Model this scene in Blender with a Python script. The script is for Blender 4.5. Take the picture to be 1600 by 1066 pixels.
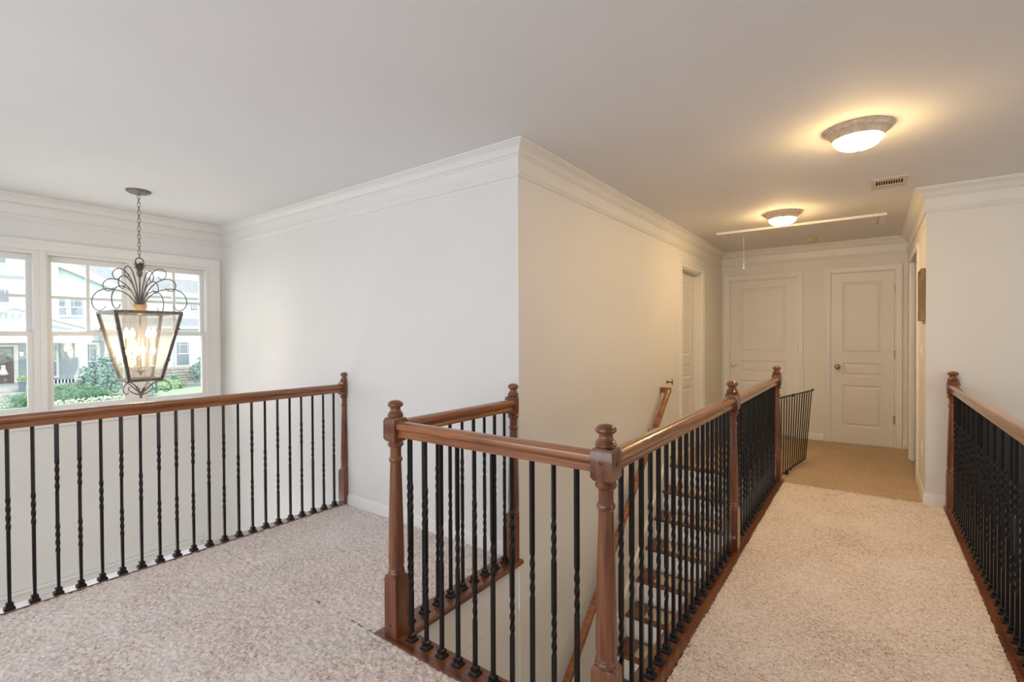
import bpy, math, random
import numpy as np
from mathutils import Vector, Matrix

for o in list(bpy.data.objects):
    bpy.data.objects.remove(o)
SC = bpy.context.scene
COL = SC.collection
RAD = math.radians

# ------------------------------------------------------------------ camera
camd = bpy.data.cameras.new('camera')
cam = bpy.data.objects.new('camera', camd)
COL.objects.link(cam)
SC.camera = cam
YAW, PITCH, ROLL = RAD(36.2308), RAD(-0.5707), RAD(-0.2467)
fwd = Vector((-math.sin(YAW) * math.cos(PITCH), math.cos(YAW) * math.cos(PITCH), math.sin(PITCH)))
rgt = Vector((math.cos(YAW), math.sin(YAW), 0))
up = rgt.cross(fwd)
r2 = rgt * math.cos(ROLL) + up * math.sin(ROLL)
u2 = -rgt * math.sin(ROLL) + up * math.cos(ROLL)
m = Matrix((r2, u2, -fwd)).transposed().to_4x4()
m.translation = Vector((0, 0, 1.30))
cam.matrix_world = m
camd.sensor_fit = 'HORIZONTAL'
camd.sensor_width = 36.0
camd.lens = 762.79 / 1600 * 36.0
camd.clip_start = 0.02
camd.clip_end = 300

# ------------------------------------------------------------------ world, lights, exposure
SC.view_settings.view_transform = 'Standard'
SC.view_settings.look = 'None'
SC.view_settings.exposure = 0.0
SC.view_settings.gamma = 1.0
SC.view_settings.use_curve_mapping = False

W = bpy.data.worlds.new('overcast_sky')
SC.world = W
W.use_nodes = True
bg = W.node_tree.nodes['Background']
bg.inputs[0].default_value = (0.92, 0.95, 1.0, 1)
bg.inputs[1].default_value = 2.3


def area(name, loc, rot, sx, sy, power, col):
    l = bpy.data.lights.new(name, 'AREA')
    l.shape = 'RECTANGLE'
    l.size, l.size_y = sx, sy
    l.energy = power
    l.color = col
    o = bpy.data.objects.new(name, l)
    o.location = loc
    o.rotation_euler = rot
    COL.objects.link(o)
    return o


DAY = (0.86, 0.91, 1.0)
area('window_daylight_behind', (-1.6, -2.35, 1.35), (RAD(90), 0, 0), 4.6, 1.7, 84, DAY)  # added fill behind the camera; the wall there has no window
area('window_daylight_foyer', (-5.20, 1.2, 1.35), (0, RAD(-90), 0), 1.3, 1.9, 5, DAY)
area('window_daylight_lower_foyer', (-5.20, 0.0, -1.5), (0, RAD(-90), 0), 1.8, 2.4, 34, DAY)  # added up-light for the ceiling; no window in this lower wall
area('window_daylight_lower_hall', (-1.15, -1.5, -1.2), (RAD(90), 0, 0), 1.6, 1.6, 55, (1.0, 0.95, 0.88))  # added lamp hanging free on the lower floor to brighten the stairs
area('window_daylight_right', (3.85, 2.2, 1.2), (0, RAD(90), 0), 1.6, 3.0, 34, (1.0, 0.97, 0.93))  # unseen fill added over the right well, outer wall is windowless


def bulb_light(name, loc, power, col, radius):
    l = bpy.data.lights.new(name, 'POINT')
    l.energy = power
    l.color = col
    l.shadow_soft_size = radius
    o = bpy.data.objects.new(name, l)
    o.location = loc
    COL.objects.link(o)
    return o


WARM = (1.0, 0.70, 0.38)

# ------------------------------------------------------------------ materials


def new_mat(name):
    mt = bpy.data.materials.new(name)
    mt.use_nodes = True
    nt = mt.node_tree
    b = nt.nodes['Principled BSDF']
    return mt, nt, b


def N(nt, typ, **kw):
    n = nt.nodes.new(typ)
    for k, v in kw.items():
        setattr(n, k, v)
    return n


def ramp(nt, src, stops):
    r = N(nt, 'ShaderNodeValToRGB')
    el = r.color_ramp.elements
    while len(el) < len(stops):
        el.new(0.5)
    for e, (p, c) in zip(el, stops):
        e.position = p
        e.color = (*c, 1)
    nt.links.new(src, r.inputs[0])
    return r.outputs[0]


def coords(nt, scale=(1, 1, 1), randomise=False):
    tc = N(nt, 'ShaderNodeTexCoord')
    mp = N(nt, 'ShaderNodeMapping')
    mp.inputs['Scale'].default_value = scale
    nt.links.new(tc.outputs['Object'], mp.inputs[0])
    if randomise:
        oi = N(nt, 'ShaderNodeObjectInfo')
        ml = N(nt, 'ShaderNodeMath', operation='MULTIPLY')
        ml.inputs[1].default_value = 17.3
        nt.links.new(oi.outputs['Random'], ml.inputs[0])
        cb = N(nt, 'ShaderNodeCombineXYZ')
        for i in range(3):
            nt.links.new(ml.outputs[0], cb.inputs[i])
        nt.links.new(cb.outputs[0], mp.inputs[1])
    return mp.outputs[0]


def noise(nt, vec, scale, detail=2, rough=0.5, dist=0.0):
    n = N(nt, 'ShaderNodeTexNoise')
    n.inputs['Scale'].default_value = scale
    n.inputs['Detail'].default_value = detail
    n.inputs['Roughness'].default_value = rough
    n.inputs['Distortion'].default_value = dist
    nt.links.new(vec, n.inputs['Vector'])
    return n.outputs[0]


def bump(nt, b, src, strength, dist):
    bp = N(nt, 'ShaderNodeBump')
    bp.inputs['Strength'].default_value = strength
    bp.inputs['Distance'].default_value = dist
    nt.links.new(src, bp.inputs['Height'])
    nt.links.new(bp.outputs[0], b.inputs['Normal'])


def paint(name, col, rough=0.55, var=0.03, bs=0.05):
    mt, nt, b = new_mat(name)
    v = coords(nt)
    n = noise(nt, v, 3.0, 3)
    c0 = tuple(x * (1 - var) for x in col)
    c1 = tuple(min(1, x * (1 + var)) for x in col)
    nt.links.new(ramp(nt, n, [(0.3, c0), (0.7, c1)]), b.inputs['Base Color'])
    b.inputs['Roughness'].default_value = rough
    bump(nt, b, noise(nt, v, 260.0, 2), bs, 0.001)
    return mt


def wood(name, axis, dark, mid, light, rough=0.28, coat=0.4):
    mt, nt, b = new_mat(name)
    sc = [22.0, 22.0, 22.0]
    sc[axis] = 1.3
    v = coords(nt, tuple(sc), True)
    n = noise(nt, v, 1.6, 5, 0.62, 0.6)
    sc2 = [160.0, 160.0, 160.0]
    sc2[axis] = 6.0
    v2 = coords(nt, tuple(sc2), True)
    n2 = noise(nt, v2, 1.0, 3, 0.6)
    mx = N(nt, 'ShaderNodeMath', operation='MULTIPLY_ADD')
    nt.links.new(n2, mx.inputs[0])
    mx.inputs[1].default_value = 0.35
    nt.links.new(n, mx.inputs[2])
    nt.links.new(ramp(nt, mx.outputs[0], [(0.45, dark), (0.66, mid), (0.9, light)]), b.inputs['Base Color'])
    b.inputs['Roughness'].default_value = rough
    b.inputs['Coat Weight'].default_value = coat
    b.inputs['Coat Roughness'].default_value = 0.12
    bump(nt, b, n2, 0.08, 0.001)
    return mt


def metal(name, col, rough=0.4, metallic=0.9, var=0.15):
    mt, nt, b = new_mat(name)
    v = coords(nt)
    n = noise(nt, v, 40.0, 3)
    nt.links.new(ramp(nt, n, [(0.3, tuple(x * (1 - var) for x in col)), (0.7, tuple(x * (1 + var) for x in col))]), b.inputs['Base Color'])
    b.inputs['Roughness'].default_value = rough
    b.inputs['Metallic'].default_value = metallic
    return mt


def plain(name, col, rough=0.5, metallic=0.0, var=0.06, scale=30):
    mt, nt, b = new_mat(name)
    v = coords(nt)
    n = noise(nt, v, scale, 3)
    nt.links.new(ramp(nt, n, [(0.3, tuple(x * (1 - var) for x in col)), (0.7, tuple(min(1, x * (1 + var)) for x in col))]), b.inputs['Base Color'])
    b.inputs['Roughness'].default_value = rough
    b.inputs['Metallic'].default_value = metallic
    return mt


def carpet(name, cols):
    mt, nt, b = new_mat(name)
    v = coords(nt)
    n = noise(nt, v, 95.0, 4, 0.75)
    n2 = noise(nt, v, 2.3, 3, 0.6)
    mx = N(nt, 'ShaderNodeMath', operation='MULTIPLY_ADD')
    nt.links.new(n2, mx.inputs[0])
    mx.inputs[1].default_value = 0.22
    nt.links.new(n, mx.inputs[2])
    nt.links.new(ramp(nt, mx.outputs[0], [(0.43, cols[0]), (0.545, cols[1]), (0.68, cols[2])]), b.inputs['Base Color'])
    b.inputs['Roughness'].default_value = 0.95
    b.inputs['Sheen Weight'].default_value = 0.25
    bump(nt, b, noise(nt, v, 330.0, 3, 0.7), 0.6, 0.004)
    return mt


def emit(name, col, strength):
    mt, nt, b = new_mat(name)
    b.inputs['Base Color'].default_value = (*col, 1)
    b.inputs['Emission Color'].default_value = (*col, 1)
    b.inputs['Emission Strength'].default_value = strength
    return mt


def thin_glass(name, tint, gloss=0.06, haze=0.0, hazecol=(1, 1, 1)):
    mt = bpy.data.materials.new(name)
    mt.use_nodes = True
    nt = mt.node_tree
    nt.nodes.clear()
    out = N(nt, 'ShaderNodeOutputMaterial')
    tr = N(nt, 'ShaderNodeBsdfTransparent')
    tr.inputs[0].default_value = (*tint, 1)
    gl = N(nt, 'ShaderNodeBsdfGlossy')
    gl.inputs['Roughness'].default_value = 0.03
    mx = N(nt, 'ShaderNodeMixShader')
    mx.inputs[0].default_value = gloss
    nt.links.new(tr.outputs[0], mx.inputs[1])
    nt.links.new(gl.outputs[0], mx.inputs[2])
    last = mx.outputs[0]
    if haze > 0:
        df = N(nt, 'ShaderNodeBsdfTranslucent')
        df.inputs[0].default_value = (*hazecol, 1)
        m2 = N(nt, 'ShaderNodeMixShader')
        m2.inputs[0].default_value = haze
        nt.links.new(last, m2.inputs[1])
        nt.links.new(df.outputs[0], m2.inputs[2])
        last = m2.outputs[0]
    nt.links.new(last, out.inputs[0])
    return mt


M_wall = paint('wall_paint', (0.77, 0.76, 0.735), 0.6, 0.012)
M_ceil = paint('ceiling_paint', (0.78, 0.775, 0.785), 0.8, 0.012)
M_trim = paint('trim_paint', (0.80, 0.79, 0.765), 0.35, 0.01, 0.0)
M_door = paint('door_paint', (0.77, 0.755, 0.72), 0.4, 0.01, 0.02)
WD = ((0.055, 0.015, 0.006), (0.155, 0.050, 0.019), (0.26, 0.095, 0.038))
M_wx = wood('cherry_wood_x', 0, *WD)
M_wy = wood('cherry_wood_y', 1, *WD)
M_wz = wood('cherry_wood_z', 2, *WD)
RL = ((0.10, 0.030, 0.011), (0.26, 0.092, 0.032), (0.41, 0.17, 0.068))
M_rx = wood('handrail_wood_x', 0, *RL, 0.22, 0.6)
M_ry = wood('handrail_wood_y', 1, *RL, 0.22, 0.6)
M_plate = wood('polished_plate_wood_y', 1, *WD, 0.16, 1.0)
M_plate.node_tree.nodes['Principled BSDF'].inputs['Coat IOR'].default_value = 2.4
M_plate.node_tree.nodes['Principled BSDF'].inputs['Coat Roughness'].default_value = 0.2
M_plug = plain('dark_wood_plug', (0.07, 0.02, 0.012), 0.3)
M_iron = metal('black_iron', (0.018, 0.017, 0.017), 0.36, 0.6)
M_gate = metal('gate_metal', (0.05, 0.035, 0.022), 0.4, 0.7)
M_carp = carpet('frieze_carpet', ((0.32, 0.20, 0.14), (0.68, 0.56, 0.485), (0.88, 0.80, 0.755)))
M_carph = carpet('hall_carpet', ((0.27, 0.165, 0.085), (0.45, 0.31, 0.18), (0.56, 0.41, 0.26)))
M_pad = carpet('tread_pad', ((0.32, 0.27, 0.18), (0.50, 0.43, 0.30), (0.62, 0.55, 0.42)))
M_nickel = metal('satin_nickel', (0.42, 0.37, 0.30), 0.35, 0.95)
M_bronze = metal('antique_bronze', (0.20, 0.17, 0.155), 0.45, 0.6, 0.3)
M_frame = metal('lantern_bronze', (0.17, 0.145, 0.13), 0.4, 0.6, 0.3)
M_fixture = metal('brushed_pewter', (0.72, 0.60, 0.45), 0.5, 0.2)
M_dome = emit('lit_dome_glass', (1.0, 0.66, 0.285), 128.0)
M_bulb = emit('lit_flame_bulb', (1.0, 0.78, 0.48), 26.0)
M_candle = plain('candle_sleeve', (0.72, 0.62, 0.48), 0.5)
M_glass = thin_glass('window_glass', (0.985, 0.985, 0.99), 0.05)
M_lglass = thin_glass('lantern_glass', (0.93, 0.93, 0.92), 0.07, 0.05, (0.92, 0.90, 0.88))
M_white = plain('white_plastic', (0.80, 0.78, 0.74), 0.4)
M_dark = plain('dark_recess', (0.02, 0.018, 0.015), 0.9)  # near-black small parts; also carries the shade of the vent duct
M_box = wood('oak_frame_wood', 2, (0.17, 0.10, 0.05), (0.31, 0.19, 0.10), (0.42, 0.28, 0.16), 0.6, 0.0)
M_boxin = plain('dark_oak_inside', (0.12, 0.07, 0.03), 0.7)

# ------------------------------------------------------------------ mesh builder


class MB:
    def __init__(self):
        self.v, self.f = [], []

    def add(self, vs, fs):
        k = len(self.v)
        self.v += [tuple(p) for p in vs]
        self.f += [tuple(i + k for i in f) for f in fs]
        return self

    def box(self, x0, x1, y0, y1, z0, z1):
        vs = [(x, y, z) for z in (z0, z1) for y in (y0, y1) for x in (x0, x1)]
        return self.add(vs, [(0, 2, 3, 1), (4, 5, 7, 6), (0, 1, 5, 4), (2, 6, 7, 3), (0, 4, 6, 2), (1, 3, 7, 5)])

    def cbox(self, x0, x1, y0, y1, z0, z1, c):
        """box with chamfered top and bottom edges"""
        rings = [(c, z0), (0, z0 + c), (0, z1 - c), (c, z1)]
        vs, fs = [], []
        for d, z in rings:
            vs += [(x0 + d, y0 + d, z), (x1 - d, y0 + d, z), (x1 - d, y1 - d, z), (x0 + d, y1 - d, z)]
        for i in range(3):
            for j in range(4):
                a, b = i * 4 + j, i * 4 + (j + 1) % 4
                fs.append((a, b, b + 4, a + 4))
        fs += [(3, 2, 1, 0), (12, 13, 14, 15)]
        return self.add(vs, fs)

    def lathe(self, prof, cx=0, cy=0, n=20, axis='z', o=(0, 0, 0)):
        vs, fs = [], []
        for r, z in prof:
            for k in range(n):
                a = 2 * math.pi * k / n
                p = (r * math.cos(a), r * math.sin(a), z)
                if axis == 'x':
                    p = (p[2], p[0], p[1])
                elif axis == 'y':
                    p = (p[1], p[2], p[0])
                vs.append((p[0] + o[0] + cx, p[1] + o[1] + cy, p[2] + o[2]))
        for i in range(len(prof) - 1):
            for k in range(n):
                a, b = i * n + k, i * n + (k + 1) % n
                fs.append((a, b, b + n, a + n))
        fs.append(tuple(reversed(range(n))))
        fs.append(tuple(range((len(prof) - 1) * n, len(prof) * n)))
        return self.add(vs, fs)

    def sweep(self, pts, rad, n=8, flat=None, closed=False):
        P = [Vector(p) for p in pts]
        L = len(P)
        if not isinstance(rad, (list, tuple)):
            rad = [rad] * L
        vs, fs = [], []
        prev = None
        for i in range(L):
            if closed:
                t = (P[(i + 1) % L] - P[i - 1]).normalized()
            else:
                t = (P[min(i + 1, L - 1)] - P[max(i - 1, 0)]).normalized()
            if prev is None:
                a = Vector((0, 0, 1)) if abs(t.z) < 0.9 else Vector((1, 0, 0))
                u = t.cross(a).normalized()
            else:
                u = (prev - t * prev.dot(t)).normalized()
            prev = u
            w = t.cross(u)
            for k in range(n):
                ang = 2 * math.pi * k / n
                vs.append(P[i] + u * (rad[i] * math.cos(ang)) + w * (rad[i] * math.sin(ang) * (flat or 1)))
        for i in range(L if closed else L - 1):
            for k in range(n):
                a, b = i * n + k, i * n + (k + 1) % n
                c, d = ((i + 1) % L) * n + (k + 1) % n, ((i + 1) % L) * n + k
                fs.append((a, b, c, d))
        if not closed:
            fs.append(tuple(reversed(range(n))))
            fs.append(tuple(range((L - 1) * n, L * n)))
        return self.add(vs, fs)

    def loft(self, rings, cap=True):
        n = len(rings[0])
        vs, fs = [p for r in rings for p in r], []
        for i in range(len(rings) - 1):
            for k in range(n):
                a, b = i * n + k, i * n + (k + 1) % n
                fs.append((a, b, b + n, a + n))
        if cap:
            fs.append(tuple(reversed(range(n))))
            fs.append(tuple(range((len(rings) - 1) * n, len(rings) * n)))
        return self.add(vs, fs)

    def mesh(self, name, mat, angle=35):
        me = bpy.data.meshes.new(name)
        me.from_pydata(self.v, [], self.f)
        me.validate()
        import bmesh
        bm = bmesh.new()
        bm.from_mesh(me)
        bmesh.ops.recalc_face_normals(bm, faces=bm.faces)
        bm.to_mesh(me)
        bm.free()
        me.materials.append(mat)
        if angle:
            me.shade_smooth()
            me.set_sharp_from_angle(angle=RAD(angle))
        return me

    def obj(self, name, mat, parent=None, loc=None, kind=None, label=None, cat=None, group=None, angle=35):
        return place(name, self.mesh(name, mat, angle), parent, loc, kind, label, cat, group)


def place(name, me, parent=None, loc=None, kind=None, label=None, cat=None, group=None, rotz=0):
    o = bpy.data.objects.new(name, me)
    COL.objects.link(o)
    if parent:
        o.parent = parent
    if loc is not None:
        o.location = loc
    if rotz:
        o.rotation_euler = (0, 0, rotz)
    if kind:
        o['kind'] = kind
    if label:
        o['label'] = label
    if cat:
        o['category'] = cat
    if group:
        o['group'] = group
    return o


def thing(name, label, cat, loc=(0, 0, 0), rotz=0, group=None):
    return place(name, None, None, loc, None, label, cat, group, rotz)


# ------------------------------------------------------------------ main dimensions
CZ = 2.41            # ceiling
LZ = -2.75           # lower floor
YW = 2.29            # white wall face
XS = -1.63           # stair wall face
YB = 7.06            # back wall face
XR = 0.345           # hall right wall face
YR = 4.87            # far right wall face
XW = -5.33           # window wall face
T = 0.12


def holed(a0, a1, z0, z1, holes):
    """cells of the rectangle [a0,a1]x[z0,z1] outside the holes"""
    A = sorted({a0, a1} | {h[0] for h in holes} | {h[1] for h in holes})
    Z = sorted({z0, z1} | {h[2] for h in holes} | {h[3] for h in holes})
    out = []
    for i in range(len(A) - 1):
        for j in range(len(Z) - 1):
            ca, cz = (A[i] + A[i + 1]) / 2, (Z[j] + Z[j + 1]) / 2
            if not any(h[0] < ca < h[1] and h[2] < cz < h[3] for h in holes):
                out.append((A[i], A[i + 1], Z[j], Z[j + 1]))
    return out


def wall_x(name, x0, x1, a0, a1, z0, z1, holes=()):
    b = MB()
    for c in holed(a0, a1, z0, z1, holes):
        b.box(x0, x1, *c)
    return b.obj(name, M_wall, kind='structure', angle=0)


def wall_y(name, y0, y1, a0, a1, z0, z1, holes=()):
    b = MB()
    for c in holed(a0, a1, z0, z1, holes):
        b.box(c[0], c[1], y0, y1, c[2], c[3])
    return b.obj(name, M_wall, kind='structure', angle=0)


D1 = (-1.545, -0.730, -0.02, 2.04)      # back wall left door
D2 = (-0.383, 0.237, -0.02, 2.042)      # back wall right door
D3 = (5.30, 6.08, -0.02, 2.04)          # stair wall door (y)
D4 = (5.57, 6.50, -0.02, 2.04)          # right wall opening (y)
WIN = (0.30, 2.15, 0.68, 2.00)          # window group opening (y)

wall_y('wall_left', YW, YW + T, XW - T, XS, LZ, CZ)
wall_x('wall_stair', XS - T, XS, YW + T, YB + T, LZ, CZ, [D3])
wall_x('wall_under_landing', XS - T, XS - 0.002, 1.40, YW, LZ, -0.29)
wall_y('wall_back', YB, YB + T, XS, 1.75, LZ, CZ, [D1, D2])
wall_x('wall_right', XR, XR + T, YR, YB, -0.3, CZ, [D4])
wall_y('wall_far_right', YR, YR + T, XR + T, 4.0, LZ, CZ)
wall_x('wall_right_lower', XR, XR + T, YR, YB, LZ, -0.3)
wall_x('wall_window', XW - T, XW, -2.5, YW, LZ, CZ, [WIN, (-1.9, -0.1, 0.68, 2.0)])
wall_y('wall_behind', -2.62, -2.5, XW - T, 4.12, LZ, CZ)
wall_x('wall_outer_right', 4.0, 4.12, -2.5, YR + T, LZ, CZ)
wall_x('wall_side_room', 1.63, 1.75, YR + T, YB, -0.3, CZ)
wall_y('wall_side_room_far', 6.50, 6.58, XR + T, 1.63, 0, CZ)
wall_x('wall_under_stair_railing', -0.70, -0.62, 1.46, 4.90, LZ, -0.30)
MB().box(XW - T, 4.12, -2.62, YB + 1.3, CZ, CZ + 0.12).obj('ceiling', M_ceil, kind='structure', angle=0)
MB().box(XW - T, 4.12, -2.62, YB + T, LZ - 0.1, LZ).obj('floor_lower', plain('lower_floor_oak', (0.35, 0.25, 0.17), 0.4), kind='structure', angle=0)

MB().box(-3.2, 1.75, YB + 1.2, YB + 1.3, -0.3, CZ).obj('wall_room_behind', M_wall, kind='structure')  # unseen wall added to stop sky light leaking under the back doors
MB().box(-3.2, -3.08, YW + T, YB + 1.2, -0.3, CZ).obj('wall_room_beside', M_wall, kind='structure')  # likewise added out of view, blocks sky light behind the stair wall door
# upper floor slab under the carpet (white drywall edges)
b = MB()
b.box(-3.34, 0.53, -2.5, 1.44, -0.29, -0.012)
b.box(-3.34, -1.64, 1.44, YW, -0.29, -0.012)
b.box(-0.72, 0.53, 1.44, 4.87, -0.29, -0.012)
b.box(XS, XR, 4.87, YB, -0.29, -0.012)
b.box(-3.2, 1.75, YB, YB + 1.3, -0.29, -0.004)
b.box(-3.2, XS - T, YW + T, YB, -0.29, -0.004)
b.box(XR, 1.63, 4.99, YB, -0.29, -0.004)
b.obj('floor_slab', M_wall, kind='structure', angle=0)

# carpet pile: real relief on a fine grid
rng = np.random.default_rng(7)


def pile(rects, cell, amp):
    allv, allf, base = [], [], 0
    for (x0, x1, y0, y1, c) in rects:
        c = c or cell
        nx, ny = max(2, int((x1 - x0) / c)), max(2, int((y1 - y0) / c))
        X, Y = np.meshgrid(np.linspace(x0, x1, nx + 1), np.linspace(y0, y1, ny + 1))
        h = rng.random(X.shape)
        lump = rng.random((ny // 3 + 2, nx // 3 + 2))
        h = 0.6 * h + 0.4 * np.kron(lump, np.ones((3, 3)))[:ny + 1, :nx + 1]
        Z = (h - 1.0) * amp + 0.009
        jx = (rng.random(X.shape) - 0.5) * c * 0.9
        jy = (rng.random(X.shape) - 0.5) * c * 0.9
        v = np.stack([X + jx, Y + jy, Z], -1).reshape(-1, 3)
        i = (np.arange(ny)[:, None] * (nx + 1) + np.arange(nx)[None, :]).reshape(-1)
        f = np.stack([i, i + 1, i + nx + 2, i + nx + 1], -1) + base
        allv.append(v)
        allf.append(f)
        base += len(v)
    return np.concatenate(allv), np.concatenate(allf)


def grid_obj(name, v, f, mat):
    me = bpy.data.meshes.new(name)
    me.vertices.add(len(v))
    me.vertices.foreach_set('co', v.astype(np.float32).ravel())
    me.loops.add(len(f) * 4)
    me.loops.foreach_set('vertex_index', f.astype(np.int32).ravel())
    me.polygons.add(len(f))
    me.polygons.foreach_set('loop_start', (np.arange(len(f)) * 4).astype(np.int32))
    me.polygons.foreach_set('loop_total', np.full(len(f), 4, np.int32))
    me.update(calc_edges=True)
    me.shade_smooth()
    me.materials.append(mat)
    return place(name, me, kind='structure')


v, f = pile([(-3.27, 0.447, 0.1, 1.352, 0), (-3.27, 0.447, -2.5, 0.1, 0.05), (-3.27, -1.733, 1.352, YW - 0.012, 0),
             (-0.61, 0.447, 1.352, YR - 0.002, 0)], 0.0068, 0.010)
grid_obj('floor', v, f, M_carp)
v, f = pile([(-0.61, XR, YR - 0.006, YB, 0), (XS, -0.61, 4.93, YB, 0.01), (XR, 1.6, 5.57, 6.50, 0.02)], 0.0085, 0.008)
grid_obj('floor_hall', v, f, M_carph)

# ------------------------------------------------------------------ mouldings
CROWN = [(0, 2.218), (0.010, 2.220), (0.015, 2.228), (0.011, 2.236), (0.018, 2.243), (0.018, 2.252), (0.006, 2.258),
         (0.006, 2.330), (0.014, 2.333), (0.020, 2.340), (0.014, 2.347), (0.022, 2.352), (0.026, 2.362), (0.040, 2.380),
         (0.054, 2.389), (0.060, 2.391), (0.060, 2.397), (0.070, 2.399), (0.070, CZ), (0, CZ)]
BASE = [(0, 0), (0.013, 0), (0.013, 0.066), (0.010, 0.074), (0.006, 0.080), (0.004, 0.088), (0, 0.088)]


def moulding(path, prof, names, kindname, mat=M_trim, closed_ends=True):
    """path: 2D corner points with the room on the LEFT side of travel"""
    P = [Vector(p) for p in path]
    n = len(P)
    offs = []
    for i in range(n):
        d0 = (P[i] - P[i - 1]).normalized() if i > 0 else None
        d1 = (P[i + 1] - P[i]).normalized() if i < n - 1 else None
        n0 = Vector((-d0.y, d0.x)) if d0 else None
        n1 = Vector((-d1.y, d1.x)) if d1 else None
        if n0 is None:
            offs.append(n1)
        elif n1 is None:
            offs.append(n0)
        else:
            s = n0 + n1
            offs.append(s / (1 + n0.dot(n1)))
    for i in range(n - 1):
        if names[i] is None:
            continue
        rings = []
        for j in (i, i + 1):
            rings.append([(P[j].x + offs[j].x * d, P[j].y + offs[j].y * d, z) for d, z in prof])
        MB().loft(rings).obj(names[i], mat, kind='structure', angle=25)


moulding([(XR + 3.6, YR), (XR, YR), (XR, YB), (XS, YB), (XS, YW), (XW, YW), (XW, -2.5)],
         CROWN, ['trim_1', 'trim_2', 'trim_3', 'trim_4', 'trim_5', 'trim_6'], 'crown')
moulding([(0.46, YR), (XR, YR), (XR, 5.50)], BASE, ['baseboard_far_right', 'baseboard_right'], 'base')
moulding([(XR, YB), (0.302, YB)], BASE, ['baseboard_back_right'], 'base')
moulding([(-0.45, YB), (-0.665, YB)], BASE, ['baseboard_back'], 'base')
moulding([(XS, YB), (XS, 6.155)], BASE, ['baseboard_stair_far'], 'base')
moulding([(XS, 5.225), (XS, 4.94)], BASE, ['baseboard_stair'], 'base')
moulding([(-1.70, YW), (-3.25, YW)], BASE, ['baseboard_left'], 'base')


def casing_prof(w):
    # (distance from opening edge, projection)
    return [(0, 0), (0, 0.012), (0.008, 0.015), (0.012, 0.013), (w * 0.6, 0.016), (w * 0.68, 0.021), (w - 0.006, 0.022), (w, 0.018), (w, 0)]


def casing(name, parent, opening, w, face, plane, sign, zb=0.0):
    """casing around a door opening: face 'y' -> wall plane y=plane, room towards sign*y"""
    a0, a1, _, z1 = opening
    pr = casing_prof(w)

    def P(a, z, d):
        return (a, plane + sign * d, z) if face == 'y' else (plane + sign * d, a, z)
    rings = []
    rings.append([P(a0 - q, zb, d) for q, d in pr])
    rings.append([P(a0 - q, z1 + q, d) for q, d in pr])
    rings.append([P(a1 + q, z1 + q, d) for q, d in pr])
    rings.append([P(a1 + q, zb, d) for q, d in pr])
    return MB().loft(rings).obj(name, M_trim, parent, angle=25)


def door_leaf(name, a0, a1, z0, z1, face, plane, sign, panels, th=0.035):
    """leaf with raised panels; plane is the visible face, room towards sign"""
    b = MB()

    def P(a, z, d):
        return (a, plane + sign * d, z) if face == 'y' else (plane + sign * d, a, z)
    for (c0, c1, e0, e1) in holed(a0, a1, z0, z1, [(p[0], p[1], p[2], p[3]) for p in panels]):
        b.add([P(c0, e0, 0), P(c1, e0, 0), P(c1, e1, 0), P(c0, e1, 0)], [(0, 1, 2, 3)])
    for p in panels:
        rings = []
        for q, d in ((0, 0), (0.006, -0.006), (0.016, -0.010), (0.022, -0.010), (0.045, -0.002), (0.05, -0.002)):
            rings.append([P(p[0] + q, p[2] + q, d), P(p[1] - q, p[2] + q, d), P(p[1] - q, p[3] - q, d), P(p[0] + q, p[3] - q, d)])
        n = len(b.v)
        for r in rings:
            b.v += r
        for i in range(len(rings) - 1):
            for k in range(4):
                a, c = n + i * 4 + k, n + i * 4 + (k + 1) % 4
                b.f.append((a, c, c + 4, a + 4))
        e = n + (len(rings) - 1) * 4
        b.f.append((e, e + 1, e + 2, e + 3))
    # edges and back
    b.add([P(a0, z0, 0), P(a1, z0, 0), P(a1, z1, 0), P(a0, z1, 0), P(a0, z0, -th), P(a1, z0, -th), P(a1, z1, -th), P(a0, z1, -th)],
          [(0, 1, 5, 4), (1, 2, 6, 5), (2, 3, 7, 6), (3, 0, 4, 7), (4, 5, 6, 7)])
    me = b.mesh(name, M_door, 0)
    return place(name, me, kind='structure')


def jambs(name, parent, opening, face, p0, p1, thick=0.015):
    a0, a1, _, z1 = opening
    b = MB()
    lo, hi = min(p0, p1), max(p0, p1)
    for (c0, c1, e0, e1) in ((a0, a0 + thick, 0, z1), (a1 - thick, a1, 0, z1), (a0 + thick, a1 - thick, z1 - thick, z1)):
        if face == 'y':
            b.box(c0, c1, lo, hi, e0, e1)
        else:
            b.box(lo, hi, c0, c1, e0, e1)
    return b.obj(name, M_trim, parent, angle=0)


def knob(parent, loc, direction, mat, s=1.0, name='door_knob'):
    prof = [(0.001, 0), (0.030 * s, 0), (0.032 * s, 0.004), (0.028 * s, 0.009), (0.012 * s, 0.012), (0.011 * s, 0.032),
            (0.020 * s, 0.038), (0.027 * s, 0.048), (0.026 * s, 0.058), (0.018 * s, 0.066), (0.001, 0.069)]
    b = MB()
    if direction == '-y':
        b.lathe([(r, -z) for r, z in prof], n=20, axis='y')
    else:
        b.lathe(prof, n=20, axis='x')
    return b.obj(name, mat, parent, loc, angle=50)


def panels_for(a0, a1, z):
    w = a1 - a0
    i = 0.115 if w > 0.7 else 0.108
    return [(a0 + i, a1 - i, 1.07, z - 0.105), (a0 + i, a1 - i, 0.805, 0.965), (a0 + i, a1 - i, 0.205, 0.70)]


def hinge(parent, x, y, z):
    b = MB()
    b.lathe([(0.006, -0.045), (0.006, 0.045)], n=10)
    b.lathe([(0.0075, 0.045), (0.004, 0.052)], n=10)
    b.box(-0.016, 0.016, 0.004, 0.007, -0.045, 0.045)
    b.obj('hinge', M_nickel, parent, (x, y, z))


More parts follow.
